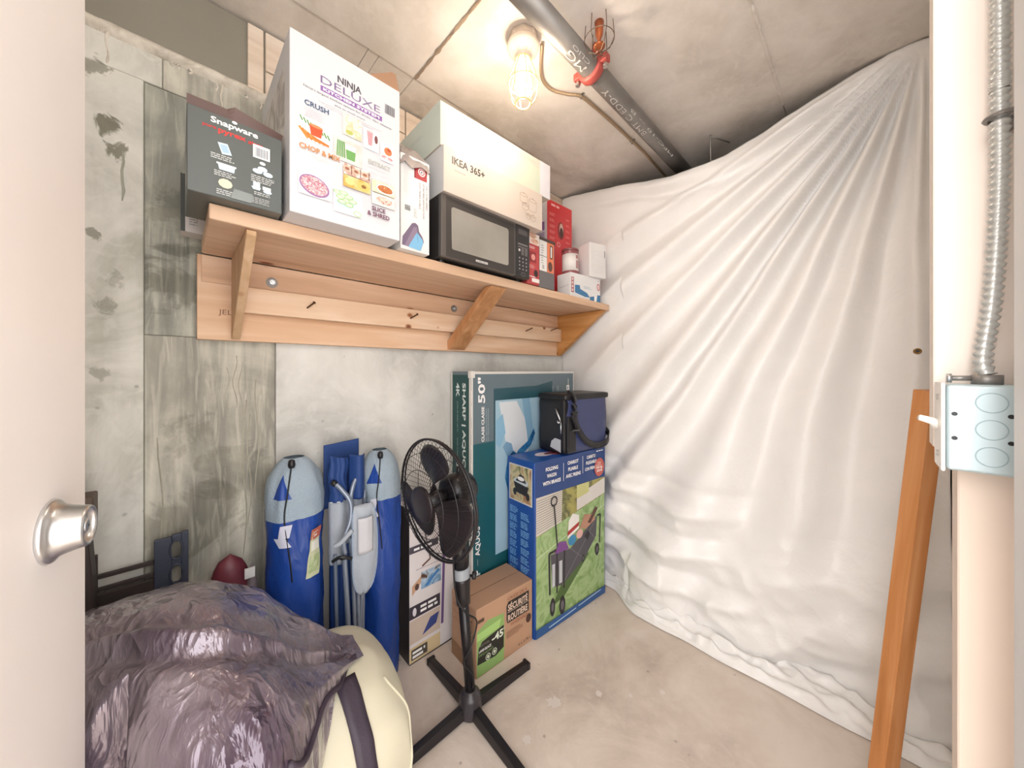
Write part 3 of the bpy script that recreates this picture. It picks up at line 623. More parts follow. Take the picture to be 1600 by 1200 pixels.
# carrot juice
pic(.018, .196, .080, .058, ['#f3f0ea','#e6e9df','#ffffff','#dfe6d4'], 11, 22)
for k in range(9): f.line((.022+k*.008, .252-k*.003), (.028+k*.008, .240-k*.003), .0035, P('#5f8f4a'))
f.poly([(.043,.238),(.075,.238),(.071,.212),(.047,.212)], P('#d9532c')); f.ell(.059,.238,.016,.004,P('#e88a5c'))
for k in range(6): f.line((.020+k*.006, .222-k*.003), (.040+k*.010, .199), .006, P('#e0762f' if k % 2 else '#ee9144'))
# green juice
pic(.102, .176, .075, .062, ['#cfc9c2','#ded9d3','#c2bbb4'], 12, 12)
f.poly([(.132,.226),(.160,.226),(.157,.184),(.135,.184)], P('#e8eee6')); f.poly([(.133,.212),(.159,.212),(.157,.186),(.135,.186)], P('#6fa45c'))
for k in range(5): f.line((.112+k*.004, .230), (.110+k*.005, .186), .003, P('#5c9a4a'))
# banana drinks, smoothie, peach
pic(.125, .252, .050, .056, ['#efe8c8','#f6f0da','#cfc39a','#fbf7e8'], 13, 26); f.ell(.142,.262,.010,.006,P('#b9bd63')); f.poly([(.150,.304),(.168,.304),(.165,.276),(.153,.276)], P('#f3edd2'))
pic(.181, .240, .043, .058, ['#f6efe8','#ffffff','#eadccf'], 14, 20); f.poly([(.190,.292),(.208,.292),(.205,.252),(.194,.252)], P('#e39aa0')); f.ell(.199,.292,.009,.003,P('#f0b9bb')); f.ell(.217,.276,.005,.012,P('#7c4a4e'))
pic(.230, .225, .043, .055, ['#f8f4f2','#ffffff','#f0e2dc'], 15, 20); f.ell(.253,.257,.012,.012,P('#d97b4e')); f.ell(.256,.262,.006,.005,P('#b9532f')); f.ell(.250,.236,.018,.006,photo('picture_31',['#c98a90','#e9c7c8','#ffffff'],60,1))
f.text('EXTRACT', .194, .200, .012, P('#b6b9b2'), width=.066, bold=True); f.fine(.194, .190, .07, 1, .005, P('#d9d8dc'), .0015, seed=5); f.fine(.188, .176, .08, 1, .005, P('#d9d8dc'), .0015, seed=6)
f.text('CHOP & MIX', .020, .168, .013, P('#c98a54'), width=.098, bold=True); f.fine(.068, .158, .05, 2, .005, P('#dcd9d8'), .0015, 'c', 7)
# bowls
pic(.018, .052, .078, .060, ['#efe9ef','#f8f4f8','#ddd2de'], 16, 14); f.ell(.055,.080,.036,.026,P('#9a6f9c'),24,-.25); f.ell(.055,.081,.032,.022,photo('picture_32',['#c96f83','#f0d6d4','#a9506e','#f6ece2'],120,3),24,-.25)
pic(.101, .032, .075, .066, ['#f4f6f2','#ffffff','#e8efe8'], 17, 14); f.ell(.132,.056,.030,.014,P('#c9dfe0'))
for k, (x, y) in enumerate(((.112,.086),(.126,.088),(.140,.080),(.118,.074),(.134,.068),(.150,.070),(.140,.058),(.122,.062))): f.ell(x, y, .012, .006, P('#9cc68a')); f.ell(x, y, .009, .0042, P('#dcebc8'))
f.ell(.163,.040,.011,.008,P('#9cc68a')); f.ell(.163,.040,.009,.006,P('#e4efd4'))
pic(.125, .142, .074, .030, ['#e8d6cc','#b98a78','#f3e9e2','#7a4a3c'], 18, 40)
for k in range(3): f.ell(.135+k*.024,.158,.011,.008,P('#d9b59f')); f.ell(.135+k*.024,.158,.006,.004,P('#9a6450')); f.line((.147+k*.024,.146),(.147+k*.024,.170),.002,P('#6b4438'))
pic(.125, .108, .074, .032, ['#e9c77c','#d9a44c','#f3dfa8'], 19, 20); f.ell(.178,.122,.017,.012,P('#e6bf6c')); f.ell(.180,.123,.007,.005,P('#8a6234')); f.ell(.142,.125,.013,.010,P('#efd08a'))
pic(.203, .122, .070, .034, ['#f1e6d0','#d8cfae','#f8f2e6'], 20, 20); f.ell(.243,.138,.027,.014,P('#f6f2ec')); f.ell(.243,.138,.023,.011,photo('picture_33',['#7a3a22','#c9824c','#a9522c','#e0b080'],90,4))
pic(.203, .086, .070, .033, ['#f3ece6','#e4d6cc','#ffffff'], 21, 20); f.ell(.240,.103,.028,.013,P('#efe6e0')); f.ell(.240,.103,.025,.011,photo('picture_34',['#8a4a3a','#d0a090','#f0dcd0','#a9645a'],90,5))
f.text('SLICE', .203, .066, .012, P('#6d3f58'), width=.040, bold=True); f.text('& SHRED', .190, .049, .012, P('#6d3f58'), width=.066, bold=True); f.fine(.232, .042, .05, 2, .005, P('#dcd9dc'), .0015, 'c', 8)
f.build('front_print', o)
m_side = photo('side_picture', ['#c9c4c0','#dedbd8','#a39c98','#efedeb'], 9, 7)
s_.rect(.02, .14, .32, .40, m_side); s_.rect(.05, .02, .15, .11, P('#5c4a66')); s_.ell(.25,.07,.05,.035,P('#cfc9d4')); s_.build('side_print', o)
m_kraft = mat('kraft_inside', '#a98368', .75, var=.06)
b = MB(); b.grid(lambda u, v: (.292 - .075*(1-v)*(1-u) , .012 + .01*u + .03*v*v, .462 + .0 + v*.078 ) if False else (.195 + .097*u + v*(1-u)*.085 + .012*v, .004 + .05*v, .460 + v*.095), 10, 8, m_kraft); fl = b.build('flap', o, solid=.003)
# --- air bed carton with a crumpled bag on top
m_ab = mat('grey_white_carton', '#e6e4e2', .45)
o, f, s_, tp = carton('air_bed_carton', 'narrow white carton with red logo and blue air bed picture, between kitchen carton and microwave', 'carton', (.524, 1.058, K), .106, .30, .315, m_ab, 0)
f.rect(.048, .248, .096, .300, P('#b13a40')); f.rect(.048,.248,.054,.300,P('#8e2c34')); f.ell(.076, .275, .014, .014, P('#f3e9e6')); f.ell(.076,.275,.010,.010,P('#c9575a')); f.ell(.076,.275,.007,.007,white); f.poly([(.073,.271),(.080,.275),(.073,.279)], black)
f.text('4 IN 1 ULTRA AIRBED', .092, .236, .006, P('#5c4a58'), width=.085, rot=R(-90)); f.text('LIT MATTRESS WITH FOOT PUMP', .080, .238, .0055, P('#5c4a58'), width=.12, rot=R(-90)); f.text('COT TEMPS X PELE', .066, .238, .0055, P('#5c4a58'), width=.09, rot=R(-90))
f.barcode(.014, .130, .018, .020, P('#777b7d'), 5, True); f.fine(.046, .14, .014, 6, .005, P('#b5b8b8'), .002, seed=12); f.fine(.010, .29, .02, 18, .006, P('#d2d2d2'), .002, seed=13)
f.poly([(.004,.012),(.006,.040),(.040,.092),(.052,.096),(.062,.090),(.066,.070),(.078,.055),(.084,.040),(.072,.008)], P('#75657c')); f.poly([(.014,.014),(.046,.080),(.056,.082),(.060,.064),(.050,.050),(.026,.012)], P('#8d7d92')); f.poly([(.026,.010),(.058,.066),(.079,.044),(.082,.036),(.070,.006)], P('#7fb7da')); f.line((.058,.066),(.062,.034),.0012,P('#4f7fa3'))
f.build('front_print', o)
m_foil = mat('crumpled_grey_film', '#a39894', .28, bump=.5, bscale=30, var=.2, vscale=20)
b = MB()
def cf(u, v):
    a = 2*math.pi*u; rr = (1-v*.9); z = .300 + .100*math.sin(v*math.pi/2) + .016*rn(u*9, v*3, 2)*(1-v*.5)
    x = .053 + .058*rr*max(-1, min(1, 1.35*math.cos(a))) + .008*noise.noise(Vector((u*20, v*4, 1))); y = .15 + .155*rr*max(-1, min(1, 1.35*math.sin(a))) - .004
    return (x, y, z - (.03 if v == 0 else 0))
b.grid(cf, 72, 12, m_foil, True); b.build('crumpled_film', o, smooth=True)
# --- microwave
m_mw = mat('microwave_black', '#2c2b2c', .3, var=.05); m_mwd = mat('microwave_door', '#5d5854', .3); m_glass = mat('microwave_window', '#98948c', .12, var=.22, vscale=4, coat=.6)
mw = empty('microwave', (.674, 1.052, ST), 0, 'black countertop microwave oven standing on the shelf under two white cartons', 'microwave')
b = MB(); b.box((0,.016,.008),(.462,.345,.236), m_mw); b.build('body', mw, bevel=.004, segs=2)
for x in (.03, .43):
    for y in (.05, .31):
        b = MB(); b.lathe([(0,0),(.012,0),(.013,.008),(0,.008)], m_blk, 14, (x, y, .0005)); b.build('foot', mw)
b = MB(); b.box((0,0,.009),(.372,.0155,.235), m_mwd); dr = b.build('door', mw, bevel=.003, segs=2)
pr = Print((0,0,0),(1,0,0),(0,0,1)); pr.rect(.020,.012,.366,.228, P('#3d3937')); 
q = MB(); q.prism([( .052+.01*math.cos(a)+ (0 if math.cos(a) < 0 else .268), .052+.01*math.sin(a) + (0 if math.sin(a) < 0 else .135)) for a in [R(x) for x in (180,225,269,271,315,359,1,45,89,91,135,179)]], 'y', -.0012, .001, m_glass); q.build('window', dr)
pr.rect(.156,.022,.216,.030, P('#d6d4d2')); pr.fine(.159, .0238, .054, 1, .004, P('#8b8886'), .0035); pr.build('door_print', dr)
b = MB(); b.box((.374,0,.009),(.462,.0155,.235), m_mw); cp_ = b.build('control_panel', mw, bevel=.003, segs=2)
pr = Print((.374,0,0),(1,0,0),(0,0,1)); pr.rect(.016,.196,.072,.218, P('#5a5657')); pr.rect(.014,.150,.074,.156,P('#858182')); pr.rect(.014,.138,.074,.143,P('#6f6b6c'))
pr.ell(.022,.126,.006,.006,P('#cfcccc')); 
for k in range(5): pr.rect(.034,.108+k*.006,.050,.111+k*.006,P('#8d8989')); pr.rect(.056,.108+k*.006,.072,.111+k*.006,P('#8d8989'))
for j in range(4):
    for i in range(3): pr.ell(.022+i*.021,.092-j*.016,.004,.0035,P('#a9a6a6'))
pr.ringp(.044,.022,.014,.008,.0015,P('#8d8989')); pr.build('buttons', cp_)
# --- cookware cartons on the microwave
m_cr = mat('cream_carton', '#cdc0b5', .5, var=.03)
o, f, s_, tp = carton('cookware_carton', 'cream cookware carton with black lettering and pot drawings lying on the microwave', 'carton', (.676, 1.040, ST+.237), .520, .33, .165, m_cr, R(-1.2))
f.text('IKEA 365+', .035, .110, .026, P('#3d3733'), width=.150, bold=True); f.fine(.045, .088, .05, 1, .005, P('#8d837b'), .0022, seed=2)
lk = P('#8d6f5c')
def pot(x, y, w_, h):
    f.ringp(x, y+h, w_, w_*.34, .0012, lk, 20); f.line((x-w_,y+h),(x-w_,y),.0012,lk); f.line((x+w_,y+h),(x+w_,y),.0012,lk)
    pts = [(x+w_*math.cos(R(a)), y+w_*.34*math.sin(R(a))) for a in range(180, 361, 30)]
    for a, c in zip(pts, pts[1:]): f.line(a, c, .0012, lk)
    f.ringp(x, y+h+w_*.34, .004, .003, .001, lk, 10)
pot(.400,.096,.022,.028); pot(.455,.074,.024,.040); pot(.408,.066,.018,.018); pot(.425,.030,.012,.014); pot(.455,.028,.014,.018); f.line((.413,.044),(.398,.052),.0012,lk)
f.build('front_print', o); s_.rect(0,0,.33,.165,P('#d3d6d9')); s_.build('side_print', o)
o, f, s_, tp = carton('upper_cookware_carton', 'larger pale cream and green tinted carton topmost of the stack on the microwave', 'carton', (.670, 1.052, ST+.4035), .590, .33, .158, mat('cream_green_carton', '#d2cbbe', .5, var=.03), R(-1.5))
f.rect(.520,0,.590,.158,P('#dcdae0')); f.rect(.32,.0,.520,.115,P('#c9d1bf')); f.line((.235,.138),(.490,.132),.0015,P('#b7a795'))
for k, (x, l_) in enumerate(((.055,.03),(.068,.055),(.080,.07),(.092,.05),(.104,.085),(.116,.08))): f.text('ABC NOTES QUALITY 365'[:6+k*2], x+.004, .03, .0055, P('#d8ceb6'), width=l_, rot=R(90))
for k in range(4): f.line((.30+k*.035,.108),(.30+k*.035,.128),.0008,P('#c9b9a5'))
f.build('front_print', o); s_.rect(0,0,.33,.158,P('#cfdad2')); s_.fine(.1,.1,.12,3,.006,P('#b6c3ba'),.002,seed=4); s_.build('side_print', o)
# --- narrow red carton beside the microwave
o, f, s_, tp = carton('red_small_carton', 'narrow red carton with food pictures standing right of the microwave', 'carton', (1.145, 1.075, K), .082, .25, .235, mat('red_carton', '#b9484a', .45), 0)
f.rect(0,.185,.082,.235,P('#e9dcd4')); f.ell(.035,.225,.026,.014,photo('picture_35',['#7a4434','#d8b49c','#a9644a'],80,6)); f.ell(.050,.200,.026,.011,photo('picture_36',['#8a3a34','#e8c4a8','#a9544a'],80,7))
f.rect(.010,.100,.060,.150,P('#8e3036')); f.ell(.040,.125,.014,.014,P('#d99a94')); f.ell(.058,.052,.014,.017,P('#2e2326')); f.fine(.012,.170,.05,2,.006,P('#f0d8d4'),.0028,seed=3); f.fine(.012,.085,.04,3,.006,P('#e6b9b6'),.0022,seed=4); f.rect(.03,.010,.082,.028,P('#efe9e6')); f.fine(.004,.032,.05,1,.006,white,.004,seed=9); f.build('front_print', o)
# --- white and orange tool carton
o, f, s_, tp = carton('orange_small_carton', 'grey white and orange carton with dark lid edge, second from the microwave on the right', 'carton', (1.240, 1.085, K), .115, .25, .236, mat('dark_grey_carton', '#6e6c6e', .5), 0)
f.rect(.0,.080,.055,.226,P('#e9e7e6')); f.rect(.057,.080,.108,.226,P('#df7f5c')); f.rect(0,.150,.055,.153,P('#7b7876')); f.rect(.078,.150,.098,.215,P('#3d2f2f')); f.rect(.084,.156,.092,.209,white); f.ell(.080,.110,.017,.024,P('#5a3d38')); f.fine(.012,.20,.02,8,.012,P('#a9a6a5'),.004,seed=5); f.rect(.020,.090,.034,.110,P('#b8b5b4')); f.build('front_print', o)
q = MB(); q.box((-.001,-.003,.226),(.118,.25,.240), mat('dark_lid', '#4a3c38', .5)); q.build('lid', o, bevel=.001, segs=1)
# --- tall red appliance carton at the back
o, f, s_, tp = carton('red_appliance_carton', 'tall bright red appliance carton at the back of the shelf beside the hanging tarp', 'carton', (1.50, 1.255, K), .225, .155, .575, mat('bright_red_carton', '#d23a3e', .4, var=.05), R(-2))
f.ell(.120,.420,.030,.052,P('#8e2a2c')); f.ell(.125,.425,.018,.040,P('#d9b4a4')); f.ell(.125,.410,.016,.030,P('#4d2a28')); f.fine(.035,.545,.07,1,.01,P('#f3b9b6'),.012,seed=7); f.ringp(.10,.335,.014,.014,.003,P('#f3c9c6'))
for k in range(6): f.fine(.020, .50-k*.034, .05, 3, .006, P('#ee8d8b'), .0032, seed=20+k); f.fine(.165, .50-k*.034, .04, 2, .006, P('#ee8d8b'), .003, seed=30+k)
f.build('front_print', o); s_.rect(0,.28,.155,.575,P('#e8e2e8')); s_.rect(.02,.40,.135,.45,P('#9a6fb0')); s_.ell(.08,.50,.04,.03,P('#b9a9b4')); s_.rect(.02,.34,.135,.39,P('#c9b3cf')); s_.build('side_print', o)
# --- white and blue carton, tub and vented white box at the end
m_wb = mat('white_card', '#e9e9ea', .45)
o, f, s_, tp = carton('white_blue_carton', 'low white carton with blue wave print and red badge at the shelf end', 'carton', (1.535, 1.118, K), .262, .10, .137, m_wb, R(-5))
f.poly([(.035,.030),(.035,.072),(.075,.076),(.080,.055),(.14,.040),(.165,.018),(.12,.016)], P('#3f7cab')); f.poly([(.165,.022),(.205,.030),(.205,.002),(.165,.0)], P('#3f7cab')); f.poly([(.235,.042),(.262,.042),(.262,.0),(.225,.0)], P('#3f7cab')); f.rect(.208,.0,.224,.032,white)
f.rect(.004,.028,.026,.112,P('#a9585a')); 
for k in range(4): f.rect(.009,.034+k*.020,.021,.048+k*.020,P('#e6d6d8'))
f.ell(.243,.088,.014,.021,P('#a9484a')); f.ell(.243,.088,.010,.016,P('#e8c9c8')); f.fine(.11,.072,.07,2,.008,P('#9db7c9'),.003,seed=8); f.rect(.235,.122,.25,.126,P('#9a9a9a')); f.build('front_print', o); s_.line((.02,.062),(.085,.070),.002,P('#9a9a9a')); s_.build('side_print', o)
tub = empty('labelled_tub', (1.600, 1.168, K+.1385), 0, 'small round tub with white label and dark red bands on the white blue carton', 'tub')
b = MB(); b.lathe([(0,0),(.043,0),(.046,.004),(.046,.128),(.043,.132),(0,.132)], mat('dark_red_tub', '#93585a', .3), 40); b.build('body', tub, smooth=False)
b = MB(); b.lathe([(.0464,.018),(.0466,.018),(.0466,.112),(.0464,.112)], mat('tub_label', '#ece8e6', .4), 40); tl = b.build('label', tub, smooth=True)
b = MB()
for a0, a1, z0, z1, c in ((-128,-104,.030,.075,'#b58c8c'),(-128,-104,.084,.104,'#a97b7c'),(-100,-86,.028,.092,'#c9b3b2')):
    n_ = 8; vs = [];
    for i in range(n_+1):
        a = R(a0+(a1-a0)*i/n_+25); vs += [(math.cos(a)*.0469, math.sin(a)*.0469, z0), (math.cos(a)*.0469, math.sin(a)*.0469, z1)]
    b.add(vs, [(2*i, 2*i+2, 2*i+3, 2*i+1) for i in range(n_)], P(c))
b.build('label_print', tl)
b = MB(); b.lathe([(0,.132),(.047,.132),(.048,.136),(.047,.142),(0,.142)], mat('tub_lid', '#8c5658', .3), 40); b.build('lid', tub)
vb = empty('vented_white_box', (1.690, 1.100, K+.1385), R(-16), 'plain white box with fine ridges stacked at the end of the shelf beside the tub', 'box')
b = MB(); b.box((0,0,0),(.125,.095,.198), mat('matt_white_plastic', '#e6e4e4', .5)); b.build('body', vb, bevel=.003, segs=2)
for k in range(11):
    b = MB(); b.box((.018, -.002, .030+k*.012), (.108, .0005, .035+k*.012), MATS['matt_white_plastic']); b.build('ridge', vb)
b = MB(); b.box((.112,-.0015,.12),(.116,.0005,.16), P('#8d8a8a')); b.build('slot', vb)
# ================================================================ THINGS ON THE FLOOR
# --- television carton standing on end
m_tvf = mat('slate_blue_carton', '#62757f', .28, var=.16, vscale=2.2, coat=.3); m_teal = mat('teal_ink', '#1f5f68', .3, var=.12, vscale=3); m_dteal = mat('dark_green_ink', '#174a49', .35)
m_edge = mat('worn_white_card', '#e2dfda', .7, bump=.3, bscale=40)
TX, TY, TW, TH, TD = .990, 1.290, .815, 1.245, .165
o, f, s_, tp = carton('television_carton', 'tall slate blue television carton standing on end against the concrete wall', 'carton', (TX, TY, .0), TW, TD, TH, m_tvf, 0, .003)
f.poly([(.004,.004),(TW-.004,.004),(TW-.004,.72),(.55,.76),(.15,.90),(.004,.90)], m_teal); f.poly([(.14,.90),(.60,.74),(.60,1.19),(.46,1.165),(.14,1.16)], P('#2d5763',.3))  # slate over teal: reflection gradient of the glossy face painted as two tones
f.rect(0,TH-.012,TW,TH,m_edge); f.rect(TW-.010,0,TW,TH,m_edge); f.rect(0,0,.010,TH,m_edge)
f.text('50”' if False else '50"', .082, 1.092, .040, white, width=.125, rot=R(90), bold=True)
f.text('CLASS CLASSE', .078, .905, .016, white, width=.17, rot=R(90), bold=True)
f.text('49.5" DIAGONAL MEASUREMENT', .094, .905, .006, P('#b9ccd2'), width=.16, rot=R(90)); f.text('49.5" MESURE EN DIAGONALE', .106, .905, .006, P('#b9ccd2'), width=.16, rot=R(90))
f.text('AQUOS', .050, .365, .026, white, width=.14, rot=R(90), bold=True); f.line((.038,.35),(.038,.32),.0015,white); f.text('SHARP', .052, .13, .032, white, width=.17, rot=R(90), bold=True)
f.rect(.735,1.13,.765,1.16,white); f.text('H', .755,1.137,.014,m_teal, rot=R(90), bold=True); f.rect(.752,1.16,.756,1.20,white); f.rect(.60,1.10,.605,1.16,P('#9fb3b9')); f.text('UHD', .66,1.10,.02,P('#a9bcc2'),rot=R(90))
# printed picture: pale blue sky with a figure in blue
f.rect(.150,.330,.560,1.100,P('#a6c9dc')); f.poly([(.175,1.09),(.30,1.09),(.37,.98),(.40,.74),(.28,.72),(.23,.84)], P('#dfe6ec')); f.poly([(.34,1.10),(.40,1.10),(.44,.86),(.39,.86)], P('#86b3d0'))
f.poly([(.155,1.0),(.20,1.03),(.22,.93),(.18,.86),(.155,.88)], P('#8fbfdc')); bl = photo('blue_garment', ['#123f6e','#2f77b3','#4d97cc'], 18, 2)
f.poly([(.215,.70),(.235,.80),(.27,.835),(.315,.80),(.36,.74),(.38,.68),(.36,.64),(.24,.62)], bl); f.poly([(.29,.80),(.315,.83),(.385,.865),(.435,.93),(.445,.90),(.41,.84),(.33,.79)], bl); f.poly([(.235,.80),(.20,.86),(.225,.885),(.262,.87),(.275,.83)], P('#7fa9c9')); f.poly([(.35,.70),(.38,.72),(.42,.71),(.44,.66),(.43,.63),(.37,.62)], photo('orange_garment',['#8e3e1e','#c96a3a','#d98a5c'],30,3))
f.build('front_print', o)
s_.rect(.012,.004,TD-.018,TH-.016,m_dteal)
for yy, r_ in ((.0,.012),(TD-.016,.016)): s_.rect(yy,0,yy+r_,TH,m_edge)
s_.text('SHARP | AQUOS', .098, 1.19, .024, P('#dfe9e8'), width=.44, rot=R(-90), bold=True); s_.text('4K', .045, 1.19, .026, P('#dfe9e8'), width=.07, rot=R(-90), bold=True); s_.text('ULTRA HD SMART LED TV', .052, 1.10, .008, P('#a9c4c2'), width=.15, rot=R(-90)); s_.text('50"', .045, .80, .026, P('#dfe9e8'), width=.07, rot=R(-90), bold=True); s_.text('CLASS CLASSE', .052, .92, .008, P('#a9c4c2'), width=.09, rot=R(-90))
s_.build('side_print', o)
rnd = random.Random(8); zz = .45
while zz < 1.18:
    h_ = rnd.uniform(.015, .06); b = MB(); b.box((-.0022, -.0022, zz), (.004+rnd.uniform(0,.008), .004+rnd.uniform(0,.006), zz+h_), m_edge); b.build('torn_edge', o, bevel=.001, segs=1); zz += h_ + rnd.uniform(.01, .07)
b = MB(); b.box((-.004,-.004,TH-.03),(.02,.02,TH+.003), m_edge); b.build('torn_edge', o, bevel=.001, segs=1)
# --- wagon carton
m_wb2 = mat('wagon_blue', '#1d4fa0', .3, var=.06); WW, WD, WH = .545, .195, .82
o, f, s_, tp = carton('wagon_carton', 'blue folding wagon carton with a grass picture standing in front of the television carton', 'carton', (1.186, 1.068, 0), WW, WD, WH, m_wb2, R(-4.5), .002)
f.rect(.004,.655,WW,WH,P('#20427f',.3))
f.poly([(.010,.018),(.541,.018),(.541,.655),(.010,.655)], photo('lawn', ['#7a9a5c','#94b276','#abc48e','#86a568'], 14, 5))
f.poly([(.010,.47),(.541,.56),(.541,.655),(.010,.655)], photo('garden', ['#7d7c4c','#a9a35c','#5c5e3c','#c9c48a'], 9, 6))
f.poly([(.010,.655),(.190,.655),(.185,.50),(.010,.475)], P('#d5cfc6')); 
for k in range(14): f.line((.014,.49+k*.0115),(.184,.512+k*.0105),.003,P('#8d8579'))
f.poly([(.30,.60),(.541,.65),(.541,.565),(.30,.525)], P('#d9d6d0')); f.poly([(.30,.655),(.40,.655),(.40,.60),(.30,.585)], P('#c9c98a'))
f.line((.012,.37),(.541,.50),.004,P('#c9dcb4'))
# wagon drawing: shadow, body, wheels, handle, load
f.poly([(.12,.11),(.20,.12),(.40,.27),(.36,.30),(.18,.19)], P('#4f6a38'))
gr = P('#55525a'); dk = P('#2c2b30')
f.poly([(.105,.36),(.250,.345),(.470,.455),(.462,.345),(.365,.26),(.190,.185),(.115,.20)], gr); f.line((.255,.34),(.365,.26),.005,dk); f.line((.19,.185),(.46,.44),.005,P('#77747c')); f.line((.36,.26),(.25,.345),.004,P('#77747c')); f.line((.38,.41),(.45,.34),.004,P('#77747c'))
f.line((.095,.37),(.10,.17),.012,dk); f.line((.205,.37),(.20,.165),.012,dk); f.line((.095,.37),(.205,.375),.012,dk); f.line((.150,.37),(.150,.16),.010,dk); f.rect(.115,.20,.135,.31,P('#c9ccd2')); f.rect(.165,.20,.187,.31,P('#c9ccd2'))
f.line((.470,.455),(.500,.455),.010,dk); f.line((.500,.455),(.492,.30),.010,dk)
for x, y, a, c in ((.118,.105,.018,.044),(.188,.085,.022,.046),(.470,.27,.018,.034),(.350,.262,.010,.02)): f.ell(x,y,a,c,dk); f.ell(x,y,a*.5,c*.5,P('#6d6a70'))
f.line((.155,.36),(.128,.60),.009,dk); f.ringp(.128,.615,.024,.026,.008,dk); f.poly([(.36,.375),(.385,.345),(.405,.37),(.395,.40)], dk)
f.poly([(.225,.40),(.315,.43),(.315,.50),(.265,.52),(.235,.49)], P('#eeece8')); f.poly([(.225,.415),(.315,.445),(.315,.465),(.228,.438)], P('#a9322e')); f.ell(.262,.385,.030,.026,P('#3f8ab9')); f.poly([(.13,.355),(.16,.405),(.215,.395),(.235,.35)], P('#7d4a8e')); f.ell(.32,.40,.026,.024,P('#e0b0a8')); f.poly([(.32,.43),(.36,.49),(.44,.47),(.45,.44),(.37,.41)], P('#b98a72')); f.poly([(.385,.44),(.455,.51),(.475,.495),(.41,.43)], P('#5c3a34'))
f.text('FOLDING', .070, .770, .017, white, width=.085, bold=True); f.text('WAGON', .078, .738, .017, white, width=.065, bold=True); f.text('WITH BRAKES', .050, .705, .017, white, width=.125, bold=True)
f.line((.195,.70),(.195,.79),.0025,white); f.text('CHARIOT', .225, .775, .017, white, width=.085, bold=True); f.text('PLIABLE', .230, .743, .017, white, width=.075, bold=True); f.text('AVEC FREINS', .212, .710, .017, white, width=.115, bold=True)
f.line((.345,.71),(.345,.80),.0025,white); f.text('CARRITO', .378, .780, .016, white, width=.075, bold=True); f.text('PLEGABLE', .372, .750, .016, white, width=.09, bold=True); f.text('CON FRENOS', .362, .718, .016, white, width=.105, bold=True)
f.ell(.488,.718,.044,.050,P('#c9675c')); f.fine(.470,.745,.04,4,.006,P('#f0c9c4'),.003,seed=3); f.text('150 kg', .488,.712,.012,white,width=.052,align='c',bold=True); f.text('330 lb', .488,.694,.012,white,width=.048,align='c',bold=True); f.fine(.46,.806,.06,1,.01,white,.005,seed=9)
f.rect(.004,.004,.541,.045,P('#2a5a96',.3)); f.line((.09,.020),(.29,.028),.005,P('#b9d6ee')); f.line((.31,.030),(.50,.038),.005,P('#b9d6ee'))
f.build('front_print', o)
s_.rect(.012,.61,.180,.790,P('#d6d9dc')); s_.rect(.018,.615,.174,.785,photo('wood_lot', ['#6b4a36','#a98564','#cfc49c','#5f6a44'], 12, 8)); s_.ell(.10,.71,.052,.020,P('#c9d3dc')); s_.poly([(.045,.705),(.155,.695),(.14,.650),(.065,.655)], dk); s_.ell(.055,.655,.012,.018,dk); s_.ell(.15,.65,.012,.018,dk); s_.poly([(.06,.71),(.09,.745),(.12,.742),(.14,.71)], P('#3a3d44')); s_.ell(.10,.726,.025,.010,white)
lb2 = P('#6fa8dc'); 
for c, (x0, top_) in enumerate(((.018,.575),(.100,.560))):
    for k in range(8 if c == 0 else 7): s_.fine(x0, top_-k*.042, .060, 4, .0085, lb2, .0055, seed=40+k+c*10)
s_.line((.01,.25),(.09,.222),.004,P('#cfe2f4')); s_.line((.11,.21),(.17,.195),.004,P('#cfe2f4'))
s_.build('side_print', o); tp.ell(.16,.10,.055,.035,P('#d9cfd8')); tp.ell(.24,.085,.050,.040,P('#c9604f')); tp.ell(.20,.095,.04,.02,P('#6b3a4c')); tp.build('top_print', o)
# --- cooler bag on the wagon carton
m_navy = mat('navy_nylon', '#3d4670', .5, bump=.12, bscale=18, var=.08, vscale=5); m_bkn = mat('black_nylon', '#18181c', .42, bump=.2, bscale=20)
cb = empty('cooler_bag', (1.405, 1.050, WH+.003), R(-5), 'navy and black insulated cooler bag standing on the wagon carton', 'bag')
def soft_box(x0,y0,z0,x1,y1,z1,m,name,parent,bev=.02,amp=.004,sd=0):
    b = MB()
    def face(o_, u_, v_, n1=14, n2=14): b.grid(lambda u, v: Vector(o_)+Vector(u_)*u+Vector(v_)*v, n1, n2, m)
    X, Y, Z = x1-x0, y1-y0, z1-z0
    face((x0,y0,z0),(X,0,0),(0,0,Z)); face((x0,y1,z0),(X,0,0),(0,0,Z)); face((x0,y0,z0),(0,Y,0),(0,0,Z)); face((x1,y0,z0),(0,Y,0),(0,0,Z)); face((x0,y0,z0),(X,0,0),(0,Y,0)); face((x0,y0,z1),(X,0,0),(0,Y,0))
    cx, cy, cz = (x0+x1)/2, (y0+y1)/2, (z0+z1)/2; out = []
    for p in b.v:
        q = Vector(p); c = Vector((max(x0+bev, min(x1-bev, q.x)), max(y0+bev, min(y1-bev, q.y)), max(z0+bev*.6, min(z1-bev, q.z)))); d = q-c
        if d.length > 1e-6: q = c + d.normalized()*min(d.length, bev)
        nz = noise.noise(q*9+Vector((sd,0,0)))*amp; e = (q-Vector((cx,cy,cz))).normalized(); q += e*nz*(1 if q.z > z0+.01 else .2)
        q.z = max(q.z, z0); out.append(tuple(q))
    b.v = out; ob = b.build(name, parent, smooth=True)
    bm = bmesh.new(); bm.from_mesh(ob.data); bmesh.ops.remove_doubles(bm, verts=bm.verts, dist=.0008); bmesh.ops.recalc_face_normals(bm, faces=bm.faces); bm.to_mesh(ob.data); bm.free(); return ob
soft_box(.0,.0,.0,.345,.195,.295,m_navy,'body',cb,.022,.006,1)
